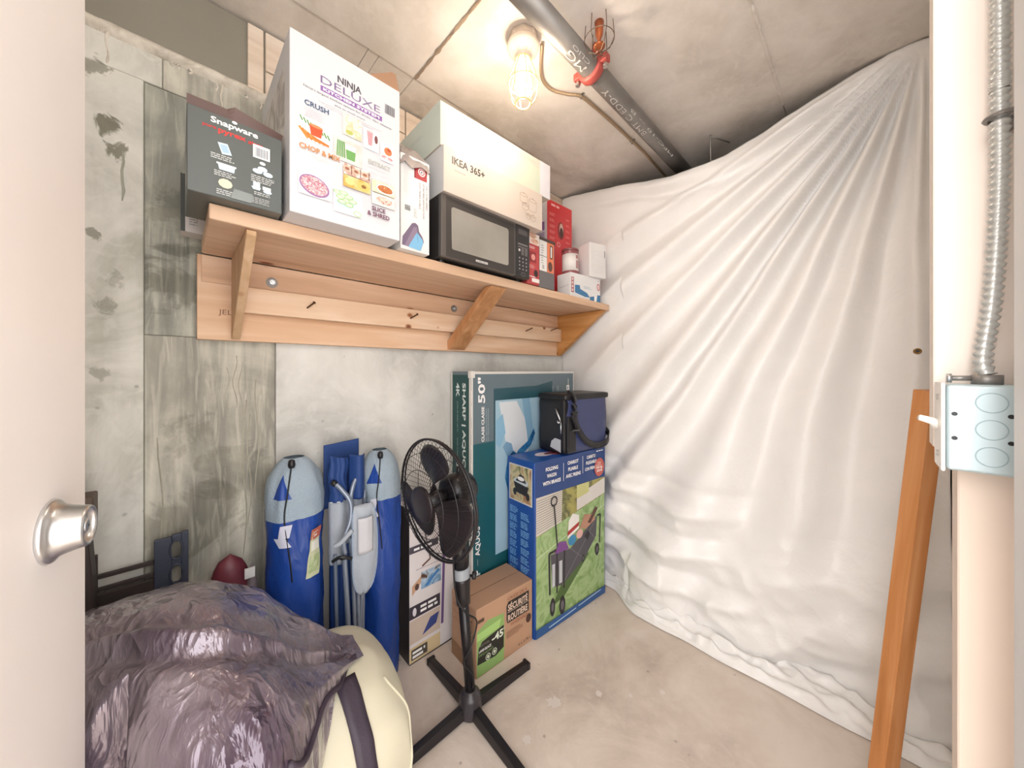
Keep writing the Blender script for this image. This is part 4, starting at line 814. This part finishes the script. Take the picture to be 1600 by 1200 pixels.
soft_box(-.006,-.004,.275,.351,.2,.308,m_bkn,'lid',cb,.012,.004,2)
soft_box(-.012,.004,.006,.030,.190,.280,m_bkn,'end_panel',cb,.012,.004,5)
soft_box(.004,-.008,.008,.070,.012,.195,m_bkn,'front_pocket',cb,.008,.003,9)
b = MB()
def band(b, pts, wid, th, m, up=(0,0,1)):
    path = smooth_path(pts, 8); vs = []
    for i, p in enumerate(path):
        t_ = (path[min(i+1,len(path)-1)]-path[max(i-1,0)]).normalized(); sd = t_.cross(Vector(up)).normalized(); nn = sd
        w_ = nn.cross(t_).normalized()*wid/2; q = nn*th/2
        vs += [tuple(p-w_-q), tuple(p+w_-q), tuple(p+w_+q), tuple(p-w_+q)]
    n_ = len(path); b.add(vs, [(i*4+k, i*4+(k+1) % 4, (i+1)*4+(k+1) % 4, (i+1)*4+k) for i in range(n_-1) for k in range(4)]+[(0,1,2,3),((n_-1)*4,(n_-1)*4+3,(n_-1)*4+2,(n_-1)*4+1)], m)
band(b, [(.040,.03,.311),(.040,-.014,.285),(.040,-.016,.215),(.046,-.018,.18),(.085,-.016,.11),(.15,-.016,.05),(.235,-.016,.022),(.32,-.014,.032),(.360,.004,.07),(.362,.05,.10)], .034, .003, m_bkn, (.0,.0,1)); b.build('shoulder_strap', cb, smooth=True)
b = MB(); b.box((.020,-.026,.205),(.060,-.018,.222), m_blk); b.box((.026,-.026,.12),(.075,-.012,.128), mat('grey_buckle','#4a4a4c',.3)); b.build('buckle', cb, bevel=.002, segs=2)
b = MB(); b.tube([(-.014,.06,.235),(-.02,.045,.215),(-.018,.03,.185),(-.016,.025,.17)], .005, mat('chrome_clip','#c9ccd0',.2,metal=1), 8); b.box((-.017,.02,.10),(-.013,.028,.165), MATS['chrome_clip']); b.build('zip_pull', cb, smooth=True)
pr = Print((-.0135,.19,0),(0,-1,0),(0,0,1)); pr.ell(.15,.165,.010,.008,P('#d9dadc')); pr.ell(.15,.170,.006,.006,m_bkn); pr.poly([(.09,.030),(.165,.010),(.165,.075),(.125,.080),(.10,.062)], P('#b9bcc2')); pr.build('badge', cb)
# --- vacuum carton behind the fan
o, f, s_, tp = carton('vacuum_carton', 'tall narrow white carton with appliance pictures standing behind the fan', 'carton', (.705, 1.345, 0), .235, .115, .66, mat('white_purple_carton', '#e4dedf', .4), 0, .002)
f.rect(0,.0,.235,.006,black); f.poly([(.155,.10),(.168,.10),(.185,.66),(.172,.66)], P('#6d5488')); f.rect(.0,.19,.150,.245,P('#3a3540')); f.fine(.052,.222,.085,1,.01,white,.011,seed=3); f.fine(.052,.203,.085,1,.01,white,.011,seed=4); f.ell(.024,.217,.009,.018,P('#e8e4ea'))
f.rect(.055,.30,.155,.375,photo('floor_picture',['#39506e','#7fa5c9','#b9cfe0','#5a3f34'],20,9)); f.poly([(.07,.31),(.14,.36),(.148,.35),(.085,.305)], P('#3f7fc0')); f.poly([(.012,.29),(.055,.33),(.055,.36),(.012,.33)], P('#c9a184')); f.ell(.035,.32,.010,.014,P('#5a4038'))
f.rect(.0,.085,.150,.185,P('#cdbcae')); f.poly([(.06,.10),(.10,.16),(.145,.165),(.13,.12)], P('#3d4a86')); f.rect(0,.006,.150,.070,P('#d8c39a')); f.rect(.008,.016,.085,.060,P('#4d4740')); f.fine(.014,.040,.06,1,.01,white,.011,seed=5); f.fine(.014,.022,.05,1,.01,white,.011,seed=6)
f.line((.06,.60),(.10,.42),.006,P('#5a4a48')); f.line((.10,.42),(.06,.40),.008,P('#6a4a40')); f.fine(.03,.392,.12,1,.005,P('#a9a3a6'),.003,seed=2); f.rect(0,.47,.14,.50,P('#4a4550')); f.fine(.02,.479,.09,1,.01,white,.01,seed=8); f.build('front_print', o)
s_.rect(0,0,.115,.66,P('#3b3436')); s_.build('side_print', o)
# --- washer fluid carton
m_kr = mat('kraft_carton', '#bd9679', .7, var=.05, vscale=5); KX, KY, KW, KD, KH = .866, 1.096, .318, .185, .278
o, f, s_, tp = carton('washer_fluid_carton', 'brown cardboard carton with green washer fluid print between the fan and wagon carton', 'carton', (KX, KY, 0), KW, KD, KH, m_kr, R(-3), .002)
gg = P('#8fb36a'); f.poly([(.004,.004),(.145,.004),(.150,.10),(.145,.205),(.06,.215),(.004,.19)], gg); f.poly([(.004,.15),(.12,.155),(.13,.19),(.004,.18)], P('#a9cf7c')); f.poly([(.006,.055),(.10,.045),(.145,.060),(.145,.155),(.03,.140),(.012,.12)], P('#2b2a26'))
f.text('-45', .080, .112, .030, P('#e6eedd'), width=.062, bold=True); f.text('C', .143,.135,.008,white); f.text('LAVE-GLACE', .014, .100, .010, white, width=.062, bold=True); f.text('DEGLACANT', .014, .084, .009, gg, width=.075); f.text('ANTIGEL', .018,.122,.009,P('#8d8a80'),width=.05)
f.ringp(.060,.064,.013,.014,.003,P('#dfe6cf')); f.ringp(.094,.068,.013,.014,.003,P('#dfe6cf')); f.ell(.060,.064,.006,.007,P('#dfe6cf')); f.ell(.094,.068,.006,.007,P('#dfe6cf')); f.rect(.008,.222,.040,.236,P('#5c4434'))
rb = P('#8e4a34'); f.text('CAISSE DE 4', .165, .248, .015, rb, width=.115)
f.poly([(.160,.165),(.166,.150),(.294,.150),(.294,.242),(.170,.242),(.160,.225)], P('#2e2522')); f.text('SÉCURITÉ', .168, .202, .026, P('#e3cbb8'), width=.118, bold=True); f.text('ROUTIÈRE', .168, .157, .026, P('#e3cbb8'), width=.118, bold=True); f.line((.166,.196),(.292,.196),.002,P('#e3cbb8'))
f.text('HIVERNALE', .185, .130, .015, rb, width=.10); f.ell(.292,.115,.016,.020,P('#4a302a')); f.fine(.160,.110,.10,4,.008,P('#8d6248'),.003,seed=4); f.text('4 x 3.78 L', .228,.018,.013,P('#4a3228'),width=.078); f.build('front_print', o)
s_.text('LIQUIDE LAVE', .012,.225,.011,rb,width=.075); s_.text('GLACE', .012,.195,.011,P('#a9795c'),width=.075); s_.text('ANTIGEL', .018,.165,.010,P('#a9795c'),width=.06); s_.rect(.125,.145,.165,.235,P('#5c4434')); s_.rect(.128,.148,.162,.232,m_kr)
for a in (.136,.150): s_.rect(a,.168,a+.004,.215,P('#3a2c26')); s_.poly([(a-.004,.215),(a+.008,.215),(a+.002,.226)], P('#3a2c26'))
s_.rect(.128,.155,.162,.158,P('#3a2c26')); s_.poly([(.0,.07),(.12,.06),(.15,.02),(.15,.0),(.0,.0)], P('#9c7558')); s_.barcode(.120,.055,.034,.055,rb,9); s_.text('4X3.78L', .10,.016,.014,rb,width=.07); s_.build('side_print', o)
tp.line((0,KD/2),(KW,KD/2),.0016,P('#6b4a38')); tp.line((.0,KD/2+.001),(KW*.75,KD/2+.001),.004,P('#3a2c26')); tp.ringp(.06,.045,.03,.02,.001,P('#a9795c')); tp.build('top_print', o)
b = MB(); b.box((.001,.001,KH),(KW-.001,KD/2-.002,KH+.0028), m_kr); b.build('flap', o, bevel=.0008, segs=1)
b = MB(); b.box((.001,KD/2+.002,KH),(KW-.001,KD-.001,KH+.0028), m_kr); b.build('flap', o, bevel=.0008, segs=1)
# --- pedestal fan
m_fan = mat('fan_black', '#1d1a1e', .32); m_fanb = mat('fan_blade', '#2c2629', .3); m_wr = mat('fan_wire', '#2a2829', .35, metal=.3); m_gry = mat('fan_grey_collar', '#9aa0a6', .4)
FXb, FYb = .767, 1.005
fan = empty('pedestal_fan', (FXb, FYb, 0), 0, 'black pedestal fan on a cross base standing before the cardboard carton', 'fan')
for a in (0, 90, 180, 270):
    b = MB(); L0, L1 = .035, .285
    b.M = Matrix.Rotation(R(a-2), 4, 'Z'); w0, w1 = .019, .017
    b.add([(L0,-w0,.012),(L0,w0,.012),(L0,w0*.7,.048),(L0,-w0*.7,.048),(L1,-w1,.001),(L1,w1,.001),(L1,w1*.75,.026),(L1,-w1*.75,.026)], [(0,1,2,3),(4,7,6,5),(0,4,5,1),(1,5,6,2),(2,6,7,3),(3,7,4,0)], m_fan)
    lg = b.build('leg', fan, bevel=.003, segs=2)
    b = MB(); b.M = Matrix.Rotation(R(a-2), 4, 'Z'); b.box((L1-.004,-w1*1.05,.0003),(L1+.010,w1*1.05,.028), m_fan); b.build('foot_cap', lg, bevel=.003, segs=2)
b = MB(); b.lathe([(0,.006),(.040,.006),(.043,.012),(.042,.046),(.038,.056),(.039,.064),(.034,.078),(.024,.084),(.022,.090),(0,.090)], mat('fan_hub','#3a363a',.3), 36); b.build('hub', fan, smooth=True)
pt = Vector((-.026, .022, .55))
b = MB(); b.tube([(0,0,.08), tuple(pt*.80)], .0185, m_fan, 24); b.build('lower_pole', fan, smooth=True)
pa = pt.normalized()
def onpole(z): return pt*(z/.55)
b = MB(); b.lathe([(.020,0),(.026,.006),(.026,.03),(.030,.09),(.030,.10),(.0,.10)], m_fan, 28, onpole(.400), pa); b.build('height_collar', fan, smooth=True)
b = MB(); b.lathe([(.0305,0),(.0305,.032),(.029,.036),(0,.036)], m_gry, 28, onpole(.500), pa); b.build('collar_ring', fan, smooth=True)
kp = onpole(.505); b = MB(); b.tube([kp, kp+Vector((.03,-.028,-.002))], .005, m_fan, 10); b.lathe([(0,0),(.013,0),(.015,.004),(.015,.014),(0,.016)], m_fan, 10, kp+Vector((.028,-.026,0)), (.7,-.7,0)); b.build('height_knob', fan, smooth=True)
b = MB(); b.tube([onpole(.53), onpole(.60), onpole(.62)+Vector((.0,.0,.02))], [.027,.028,.024], m_fan, 24); b.build('neck', fan, smooth=True)
ax = Vector((-.985,-.062,-.06)).normalized(); C = Vector((.6305-FXb, 1.019-FYb, .813)); mo = C - ax*.085
b = MB(); b.tube([onpole(.62), onpole(.72)+Vector((.012,.004,0)), mo+Vector((0,0,-.03))], [.026,.024,.03], m_fan, 20); b.build('tilt_bracket', fan, smooth=True)
b = MB(); b.lathe([(0,-.075),(.030,-.074),(.052,-.062),(.062,-.035),(.064,.0),(.060,.03),(.045,.042),(0,.045)], m_fan, 32, mo, ax); mt_ = b.build('motor_housing', fan, smooth=True)
b = MB(); b.tube([mo+Vector((.01,0,.055)), mo+Vector((.014,0,.085))], [.006,.009], m_fan, 12); b.build('oscillation_knob', mt_, smooth=True)
u_ = Vector((0,0,1)).cross(ax).normalized(); v_ = ax.cross(u_).normalized(); RR = .205
def fp(r, a, h): return C + ax*h + (u_*math.cos(a)+v_*math.sin(a))*r
def guard(name, sgn, nw, dep, r0):
    b = MB()
    for k in range(nw):
        a = 2*math.pi*k/nw; tw = .0
        b.tube([fp(r0 + (RR-r0)*q, a + .25*(1-q)*(1 if sgn < 0 else -.0) , sgn*(.010 + dep*math.cos(q*math.pi/2)**.8)) for q in (0,.25,.5,.7,.85,.95,1)], .00065, m_wr, 4, False)
    for q in (.42, .74):
        b.ring(C+ax*sgn*(.010+dep*math.cos(q*math.pi/2)**.8), u_, v_, r0+(RR-r0)*q, r0+(RR-r0)*q, .0011, m_wr, 60, 5)
    return b.build(name, fan)
gf = guard('front_guard', 1, 64, .050, .045); gb = guard('rear_guard', -1, 60, .060, .055)
b = MB(); b.ring(C+ax*.004, u_, v_, RR, RR, .0042, m_fan, 80, 8); b.ring(C-ax*.006, u_, v_, RR*.99, RR*.99, .003, m_fan, 80, 8); b.build('guard_rim', fan, smooth=True)
b = MB(); b.lathe([(0,.062),(.040,.062),(.056,.060),(.060,.056),(.060,.050),(0,.050)], m_fanb, 40, C, ax); b.build('centre_cap', gf, smooth=True)
b = MB(); b.lathe([(0,.034),(.020,.034),(.026,.028),(.028,.0),(.028,-.03),(0,-.03)], m_fan, 30, C, ax); bh = b.build('blade_hub', fan, smooth=True)
for k in range(3):
    a0 = R(100+120*k)
    def bf(u, v, a0=a0):
        r = .024 + .162*v; wd = .32 + .62*math.sin(min(1, v*1.15)*math.pi*.62); wd *= (1 if v < .86 else math.sqrt(max(0, 1-((v-.86)/.14)**2*.55)))
        a = a0 + (u-.5)*wd*1.55 - .25*v; return fp(r, a, .020*(1-2*u)*(1-.2*v) + .004)
    b = MB(); b.grid(bf, 12, 14, m_fanb); b.build('blade', bh, smooth=True, solid=.002)
b = MB(); b.tube(smooth_path([mo+Vector((.02,.03,-.04)), onpole(.60)+Vector((-.036,-.01,0)), onpole(.46)+Vector((-.038,-.014,0)), onpole(.40)+Vector((-.02,-.036,0)), onpole(.345)+Vector((.03,-.03,0)), onpole(.30)+Vector((.034,-.02,0)), onpole(.26)+Vector((.0,-.03,0)), onpole(.21)+Vector((-.026,-.016,0)), onpole(.16)+Vector((-.0,-.03,0)), onpole(.10)+Vector((.0,-.024,.01))], 8), .003, m_blk, 8); b.build('power_cord', fan, smooth=True)
# --- chair bags
m_blue = creased('blue_nylon', '#1b459a', .42, (0, R(12), 0), (9, 9, 4), .55, 0, .2, .03, .3); m_mesh = mat('pale_blue_mesh', '#9fb0be', .6, bump=.5, bscale=260, var=.1); m_gcord = mat('black_cord', '#161618', .5)
def chair_bag(x, y, h, r, lean, label, seed, spin=0):
    root = empty('chair_bag', (x, y, 0), spin, label, 'bag', 'bags against the concrete wall') if False else empty('chair_bag', (x, y, 0), spin, label, 'bag')
    def sf(u, v, z0, z1, sd):
        a = 2*math.pi*u; z = z0+(z1-z0)*v; t_ = z/h
        rr = r*(.80 + .24*min(1, t_*3)**.5*.6 + .07*t_) * (1 + .13*noise.noise(Vector((math.cos(a)*1.7, math.sin(a)*1.7, z*3.5+seed))) + .07*rn(math.cos(a)*2.5+z*5, math.sin(a)*2.5, z*8+seed) - .05)
        if t_ > .86: rr *= math.sqrt(max(.02, 1-((t_-.86)/.15)**2))
        return (rr*math.cos(a)*1.02 + lean[0]*t_, rr*math.sin(a)*.9 + lean[1]*t_, z)
    b = MB(); b.grid(lambda u, v: sf(u, v, .004, h*.80, 0), 48, 46, m_blue, True); b.add([sf(k/48, 0, .004, h*.8, 0) for k in range(48)], [tuple(range(48))], m_blue); b.build('body', root, smooth=True)
    b = MB(); b.grid(lambda u, v: sf(u, v, h*.80, h, 0), 48, 16, m_mesh, True); tpc = b.build('mesh_top', root, smooth=True)
    # dark gathered opening showing blue fabric
    b = MB(); a0 = R(-112)
    def op(u, v):
        a = a0 - .25 + (u-.5)*.75*(1-v); p = Vector(sf(a/(2*math.pi), v, h*.875, h*.955, 0)); c = Vector((lean[0]*.9, lean[1]*.9, p.z)); return tuple(c + (p-c)*1.02)
    b.grid(op, 10, 8, m_blue); b.build('opening', tpc, smooth=True)
    ft = Vector(sf(a0/(2*math.pi), 0, h*.985, h, 0)); b = MB()
    b.lathe([(0,0),(.009,.002),(.011,.012),(.009,.026),(0,.030)], m_blk, 14, ft+Vector((0,-.012,-.012)), (0,0,1)); tg = b.build('cord_lock', root, smooth=True)
    def out(a, z, k=1.03):
        p = Vector(sf(a/(2*math.pi), 0, z, z+.01, 0)); c = Vector((lean[0]*z/h, lean[1]*z/h, z)); return c+(p-c)*k
    b = MB(); b.tube(smooth_path([ft+Vector((0,-.012,0)), out(a0, h*.9, 1.06), out(a0-.12, h*.82), out(a0-.05, h*.74), out(a0+.05, h*.66), out(a0+.1,h*.60)], 8), .0022, m_gcord, 6); b.build('drawstring', tg, smooth=True)
    return root, out
def patch(root, out, a, z, w_, h, m, name, cols=None, skew=0, k=1.05):
    b = MB(); r_ = .082
    b.grid(lambda u, v: tuple(out(a + (u-.5)*w_/r_ + skew*(v-.5), z+(v-.5)*h, k)), 8, 8, m); o_ = b.build(name, root, smooth=True)
    if cols:
        for (u0,v0,u1,v1,c) in cols:
            q = MB(); q.grid(lambda u, v: tuple(out(a+(u0+(u1-u0)*u-.5)*w_/r_ + skew*(v0+(v1-v0)*v-.5), z+(v0+(v1-v0)*v-.5)*h, k+.012)), 4, 4, P(c)); q.build('label_print', o_)
bag1, out1 = chair_bag(.292, 1.335, .955, .084, (-.004, .03), 'blue drawstring chair bag with a green and red tag, leftmost by the wall', 1)
patch(bag1, out1, R(-118), .735, .030, .040, P('#c9ccdc'), 'emblem', skew=.1); patch(bag1, out1, R(-124), .700, .034, .030, P('#c9ccdc'), 'emblem', skew=-.2)
patch(bag1, out1, R(-62), .645, .040, .150, mat('tag_card','#c6cba9',.5), 'tag', [(.0,.78,1,1,'#b9604c'),(.25,.83,.7,.94,'#f0dcd4'),(.1,.55,.9,.74,'#e6e6dc'),(.1,.1,.9,.45,'#a9b98a')], .25)
bag2, out2 = chair_bag(.598, 1.372, .93, .079, (-.006, .01), 'blue drawstring bag of a folding chair standing right of the unbagged chair', 5)
patch(bag2, out2, R(-128), .735, .024, .040, P('#d3d6e4'), 'emblem', skew=.1); patch(bag2, out2, R(-130), .700, .032, .032, P('#d3d6e4'), 'emblem', skew=-.2)
# --- folded camp chair between the bags
m_gtube = mat('grey_tube', '#8b95a5', .3, metal=.4); m_gfab = mat('grey_fabric', '#a9b1bb', .7, bump=.2, bscale=60); m_lfab = mat('light_grey_fabric', '#c6c6cc', .7); m_bfab = mat('blue_fabric', '#1d3f7c', .65, bump=.15, bscale=80)
ch = empty('folded_camp_chair', (.446, 1.335, 0), 0, 'folded grey and blue camp chair standing unbagged between two blue bags', 'chair')
def tb(name, pts, r=.0075, m=None, par=None, sm=8):
    b = MB(); b.tube(smooth_path(pts, sm), r, m or m_gtube, 12); return b.build(name, par or ch, smooth=True)
tb('arm_tube', [(-.050,-.045,.855),(-.034,-.060,.835),(-.010,-.075,.790),(-.012,-.082,.73),(-.034,-.085,.67),(-.030,-.085,.62)])
q = MB(); q.tube([(-.058,-.038,.862),(-.047,-.048,.852)], .0095, m_blk, 12); q.build('end_cap', ch, smooth=True)
tb('arm_tube', [(.044,-.03,.88),(.012,-.045,.84),(-.002,-.058,.78),(.018,-.075,.72),(.026,-.082,.67),(.026,-.083,.665)])
for k, pts in enumerate((((-.032,-.078,.64),(-.020,-.08,.40),(-.004,-.082,.01)), ((-.004,-.06,.66),(.010,-.062,.35),(.004,-.064,.01)), ((.020,-.055,.60),(.026,-.056,.35),(.030,-.058,.01)), ((.050,-.04,.62),(.038,-.045,.35),(.022,-.04,.01)), ((-.045,-.03,.60),(-.040,-.03,.35),(-.030,-.03,.01)), ((.060,-.02,.80),(.052,-.03,.40),(.050,-.02,.01)), ((-.030,.02,.80),(-.035,.02,.4),(-.04,.02,.01)))):
    lg = tb('leg_tube', pts, .0065 if k else .0085)
    if k < 4:
        q = MB(); p_ = pts[-1]; q.tube([(p_[0],p_[1],.0005),(p_[0],p_[1],.03)], .0095, m_blk, 12); q.build('foot_cap', lg, smooth=True)
q = MB(); q.ring((-.033,-.079,.605), (1,0,0), (0,1,0), .010, .010, .004, m_blk, 16, 6); q.build('joint', ch, smooth=True)
def cloth(name, fn, m, nu=16, nv=20, par=None, sol=.003):
    b = MB(); b.grid(fn, nu, nv, m); return b.build(name, par or ch, smooth=True, solid=sol)
cloth('back_fabric', lambda u, v: (-.062 + .062*u + .004*math.sin(v*9), -.015 + .045*math.sin(u*math.pi)*-.6 + .004*math.sin(u*20+v*5), .785 + .165*v*(1-.10*u)), m_bfab)
cloth('back_fabric', lambda u, v: (.004 + .056*u, -.018 - .034*math.sin(u*math.pi), .785 + .16*v - .006*u), m_bfab)
cloth('back_fabric', lambda u, v: (-.060 + .125*u, .050, .74 + .235*v + .01*u), m_bfab)
cloth('seat_fabric', lambda u, v: (-.060 + .122*u, -.008 - .022*abs(math.sin(u*math.pi*2)) , .56 + .225*v), m_gfab)
cloth('seat_fabric', lambda u, v: (-.055 + .112*u, .0 - .02*abs(math.sin(u*math.pi*3)) , .04 + .58*v), m_bfab)
# cup holder pocket
def pk(u, v):
    z = .775 - v*.32; hw = .044*math.sqrt(max(.0, 1-abs((v-.45)/.56)**3.2)); return (.030 + (u*2-1)*hw + .006*math.sin(v*3), -.088 - .020*math.sin(u*math.pi)*math.sin(v*math.pi)**.5 - .004*noise.noise(Vector((u*4,v*6,2))), z)
pkt = cloth('cup_holder', pk, m_gfab, 20, 26)
cloth('cup_holder_front', lambda u, v: (.004+.052*u, -.1085-.008*math.sin(u*math.pi), .735-.125*v), m_lfab, 10, 10, pkt, .002)
b = MB(); b.tube([tuple(Vector(pk(a, v))+Vector((0,-.002,0))) for a, v in [(0, k/20) for k in range(1,20)] + [(1, 1-k/20) for k in range(1,20)]], .0025, mat('pale_piping','#8f9fb6',.6), 6); b.build('piping', pkt, smooth=True)
b = MB(); b.tube(smooth_path([(-.012,-.10,.70),(-.045,-.09,.665),(-.062,-.08,.655)],6), .008, m_gfab, 10); b.tube(smooth_path([(-.012,-.096,.60),(-.045,-.09,.615),(-.066,-.07,.60)],6), .006, m_blk, 8); b.build('strap', ch, smooth=True)
# white edge strip of the seat seam
b = MB(); b.tube(smooth_path([(-.060,-.02,.785),(-.03,-.043,.787),(0,-.02,.787),(.03,-.05,.788),(.06,-.02,.786)],6), .0018, P('#d6dbe2'), 6); b.build('seam_piping', ch, smooth=True)

# --- cream duffel bag
m_cream = mat('cream_canvas', '#ccc6b0', .7, bump=.18, bscale=10, var=.06, vscale=4); m_strap = mat('dark_purple_webbing', '#3a2f3c', .55, bump=.1, bscale=200)
DC = Vector((.262, 1.02, .238))
def duf(u, v):     # superellipsoid along x
    a = 2*math.pi*u; t_ = (v*2-1); sx = math.copysign(abs(t_)**.72, t_); rr = (1-abs(sx)**4.0)**.42 if abs(sx) < 1 else 0
    p = Vector((sx*.215, math.copysign(abs(math.cos(a))**.85, math.cos(a))*.225*rr, math.copysign(abs(math.sin(a))**.85, math.sin(a))*.232*rr))
    nz = .014*noise.noise(p*5+Vector((3,0,0))) + .007*rn(p.x*7+p.y*3, p.y*9, p.z*8)
    p *= 1+nz/.2; q = DC+p; q.z = max(.003, q.z); return q
root = empty('duffel_bag', (DC.x, DC.y, 0), 0, 'large cream canvas duffel bag with dark strap under the grey plastic sack', 'bag')
b = MB(); b.grid(lambda u, v: duf(u, v)-Vector((DC.x,DC.y,0)), 90, 70, m_cream, True); b.build('body', root, smooth=True)
def onbag(v, ang, k=1.012): c = Vector((duf(0, v).x, DC.y, DC.z)); p = duf((ang/360) % 1, v); q = c+(p-c)*k-Vector((DC.x,DC.y,0)); return q
def wrap(name, v0, w_, a0, a1, m):
    b = MB(); b.grid(lambda u, t_: onbag(v0+(u-.5)*w_+.02*math.sin(t_*3), a0+(a1-a0)*t_, 1.02), 4, 40, m); return b.build(name, root, smooth=True, solid=.003)
wrap('strap', .52, .085, 60, -80+360-360, m_strap) if False else None
b = MB(); b.grid(lambda u, t_: onbag(.56+(u-.5)*.085+.05*t_, 110+(250-110)*t_+0, 1.02), 4, 40, m_strap); b.build('strap', root, smooth=True, solid=.003)
b = MB(); b.grid(lambda u, t_: onbag(.56+(u-.5)*.085+.06*t_, 250+(430-250)*t_ if False else 180+120*t_, 1.02), 4, 40, m_strap); b.build('strap', root, smooth=True, solid=.003)
b = MB(); b.tube([onbag(.78+.12*math.sin(k/20*3.14), 120+k*4.0, 1.01) for k in range(21)], .0035, m_cream, 6); b.build('piping', root, smooth=True)
# --- plastic sack
m_sack = creased('grey_purple_film', '#9a8e96', .28, (0, R(38), R(20)), (11, 8, 2.6), .85, 1.0, .3, .04, .4, '#5a4a5a', metal=.4)
def sack(u, v):
    x = -.22 + v*.585
    t_ = v; a = 2*math.pi*u
    cy = 1.12 - .10*sstep(.1, .5, t_) - .02*sstep(.6, 1, t_); cz = .425 + .03*math.sin(t_*3) + .02*t_
    ry = (.20 + .13*sstep(.1, .42, t_))*(1-sstep(.55, 1.0, t_)*.90)*min(1, (t_/.06)**.5 if t_ < .06 else 1)
    rz = (.285 + .0*sstep(0, .4, t_))*(1-sstep(.40, 1.0, t_)*.955)*min(1, (t_/.06)**.5 if t_ < .06 else 1)
    ca, sa = math.cos(a), math.sin(a)
    p = Vector((x, cy + math.copysign(abs(ca)**.9, ca)*ry, cz + math.copysign(abs(sa)**.9, sa)*rz))
    # long pleats running down the side plus small crumples
    q = p.x*15 + (p.z-.5)*9
    nz = .018*rn(q*.30, a*.8, 1) + .010*noise.noise(Vector((p.x*7, p.y*6, p.z*7))) + .004*rn(p.x*18, p.z*18+p.x*10, 3)
    crumple = 1 + 1.0*sstep(.4, .8, t_); rad = Vector((0, ca, sa)); p += rad*(nz*crumple - .012)
    # top seam: a sharp folded ridge
    d = abs(((u-.30+.5) % 1)-.5); p += rad*.020*math.exp(-(d/.010)**2) - rad*.012*math.exp(-((d-.022)/.012)**2)
    rx = abs(p.x-DC.x)/.232
    if rx < 1:
        rr = (1-rx**4.0)**.42; ry_ = abs(p.y-DC.y)/(.240*rr)
        if ry_ < 1: p.z = max(p.z, DC.z + .240*rr*(1-ry_**2.35)**.425 + .006)
    p.z = max(.006, p.z); p.y = min(p.y, 1.335 + .004*noise.noise(p*9))
    if p.x < -.06: p.y = max(p.y, .925)
    return p
b = MB(); b.grid(sack, 260, 200, m_sack, True); so = b.build('plastic_sack', None, smooth=True)
tag(so, 'large grey purple crumpled plastic sack slumped on the cream duffel bag', 'sack')
b = MB(); b.tube([tuple(sack(.44+.02*math.sin(v*9), .62+.35*v)+Vector((0,-.004,-.002))) for v in [k/24 for k in range(25)]], .006, m_strap, 8); b.build('drawstring', so, smooth=True)
# --- dark red bag behind the sack
rb_ = empty('red_pouch', (.225, 1.385, 0), 0, 'dark red and grey pouch with white label peeking out behind the plastic sack', 'bag')
def rp(u, v):
    a = 2*math.pi*u; rr = max(0.0, 1-v**5)**.5
    p = Vector((math.cos(a)*.074*rr, math.sin(a)*.052*rr, .67*v)); p += p.normalized()*.010*noise.noise(p*13); p.z = max(.002, p.z); return p
b = MB(); b.grid(lambda u, v: rp(u, v)+Vector((-.0,0,0)), 40, 30, mat('dark_red_nylon', '#6e2f3c', .45, bump=.2, bscale=20), True)
rb_.location = (.122, 1.402, 0); rbody = b.build('body', rb_, smooth=True)
b = MB(); b.box((.030,-.056,.600),(.056,-.049,.630), P('#dcdcdc')); b.build('label', rb_)
b = MB(); b.grid(lambda u, v: Vector((.052+.024*math.cos(2*math.pi*u)*(1-v**4)**.5, -.02+.028*math.sin(2*math.pi*u)*(1-v**4)**.5, .63*v+.002)), 24, 20, mat('grey_nylon','#857a80',.5), True); b.build('side_flap', rb_, smooth=True)
# --- folding cart parts and dark post behind the door edge
fc = empty('folding_cart', (-.01, 1.425, 0), 0, 'dark folding cart with a slotted plastic end plate standing behind the plastic sack', 'cart')
m_cart = mat('slate_plastic', '#3e4352', .45); m_dk = mat('dark_brown_rail', '#3a302e', .6)
b = MB(); oy = .012
def slot(cx, cz, w_, h): return [(cx-w_, cz-h), (cx+w_, cz-h), (cx+w_, cz+h), (cx-w_, cz+h)]
# plate with two openings built as a frame of bars
for (x0,x1,z0,z1) in ((-.036,-.0,.50,.762),(.020,.036,.50,.770),(-.0,.020,.745,.767),(-.0,.020,.675,.698),(-.0,.020,.50,.625)): b.box((x0,-.006,z0),(x1,.006,z1), m_cart)
b.build('end_plate', fc, bevel=.002, segs=2)
for cz in (.722, .650):
    b = MB(); b.ring((.010,-.006,cz), (1,0,0), (0,0,1), .0135, .028, .003, m_cart, 30, 6); b.build('slot_rim', fc, smooth=True)
for z in (.70, .665):
    b = MB(); b.box((-.155,-.004,z-.006),(-.036,.006,z+.006), m_dk); b.build('rail', fc, bevel=.002, segs=1)
b = MB(); b.box((-.155,-.006,.55),(-.036,.006,.655), m_dk); b.build('panel', fc, bevel=.002, segs=1)
for z in ():
    pass
b = MB(); b.box((-.155,-.010,.0),(-.140,.008,.76), m_dk); b.box((.024,-.006,.0),(.036,.006,.50), m_dk); b.build('post', fc, bevel=.002, segs=1)
dp = empty('dark_post', (-.178, 1.373, 0), 0, 'dark brown wooden post with stub arm between the door edge and the concrete wall', 'post')
b = MB(); b.prism([(-.03,0),(.038,0),(.030,.70),(.022,.83),(-.03,.86)], 'y', -.03, .03, m_dk); b.build('upright', dp, bevel=.003, segs=1)
b = MB(); b.box((-.03,-.03,.862),(.030,.04,.935), mat('brown_block','#5c4b40',.6)); b.build('stub', dp, bevel=.004, segs=2)
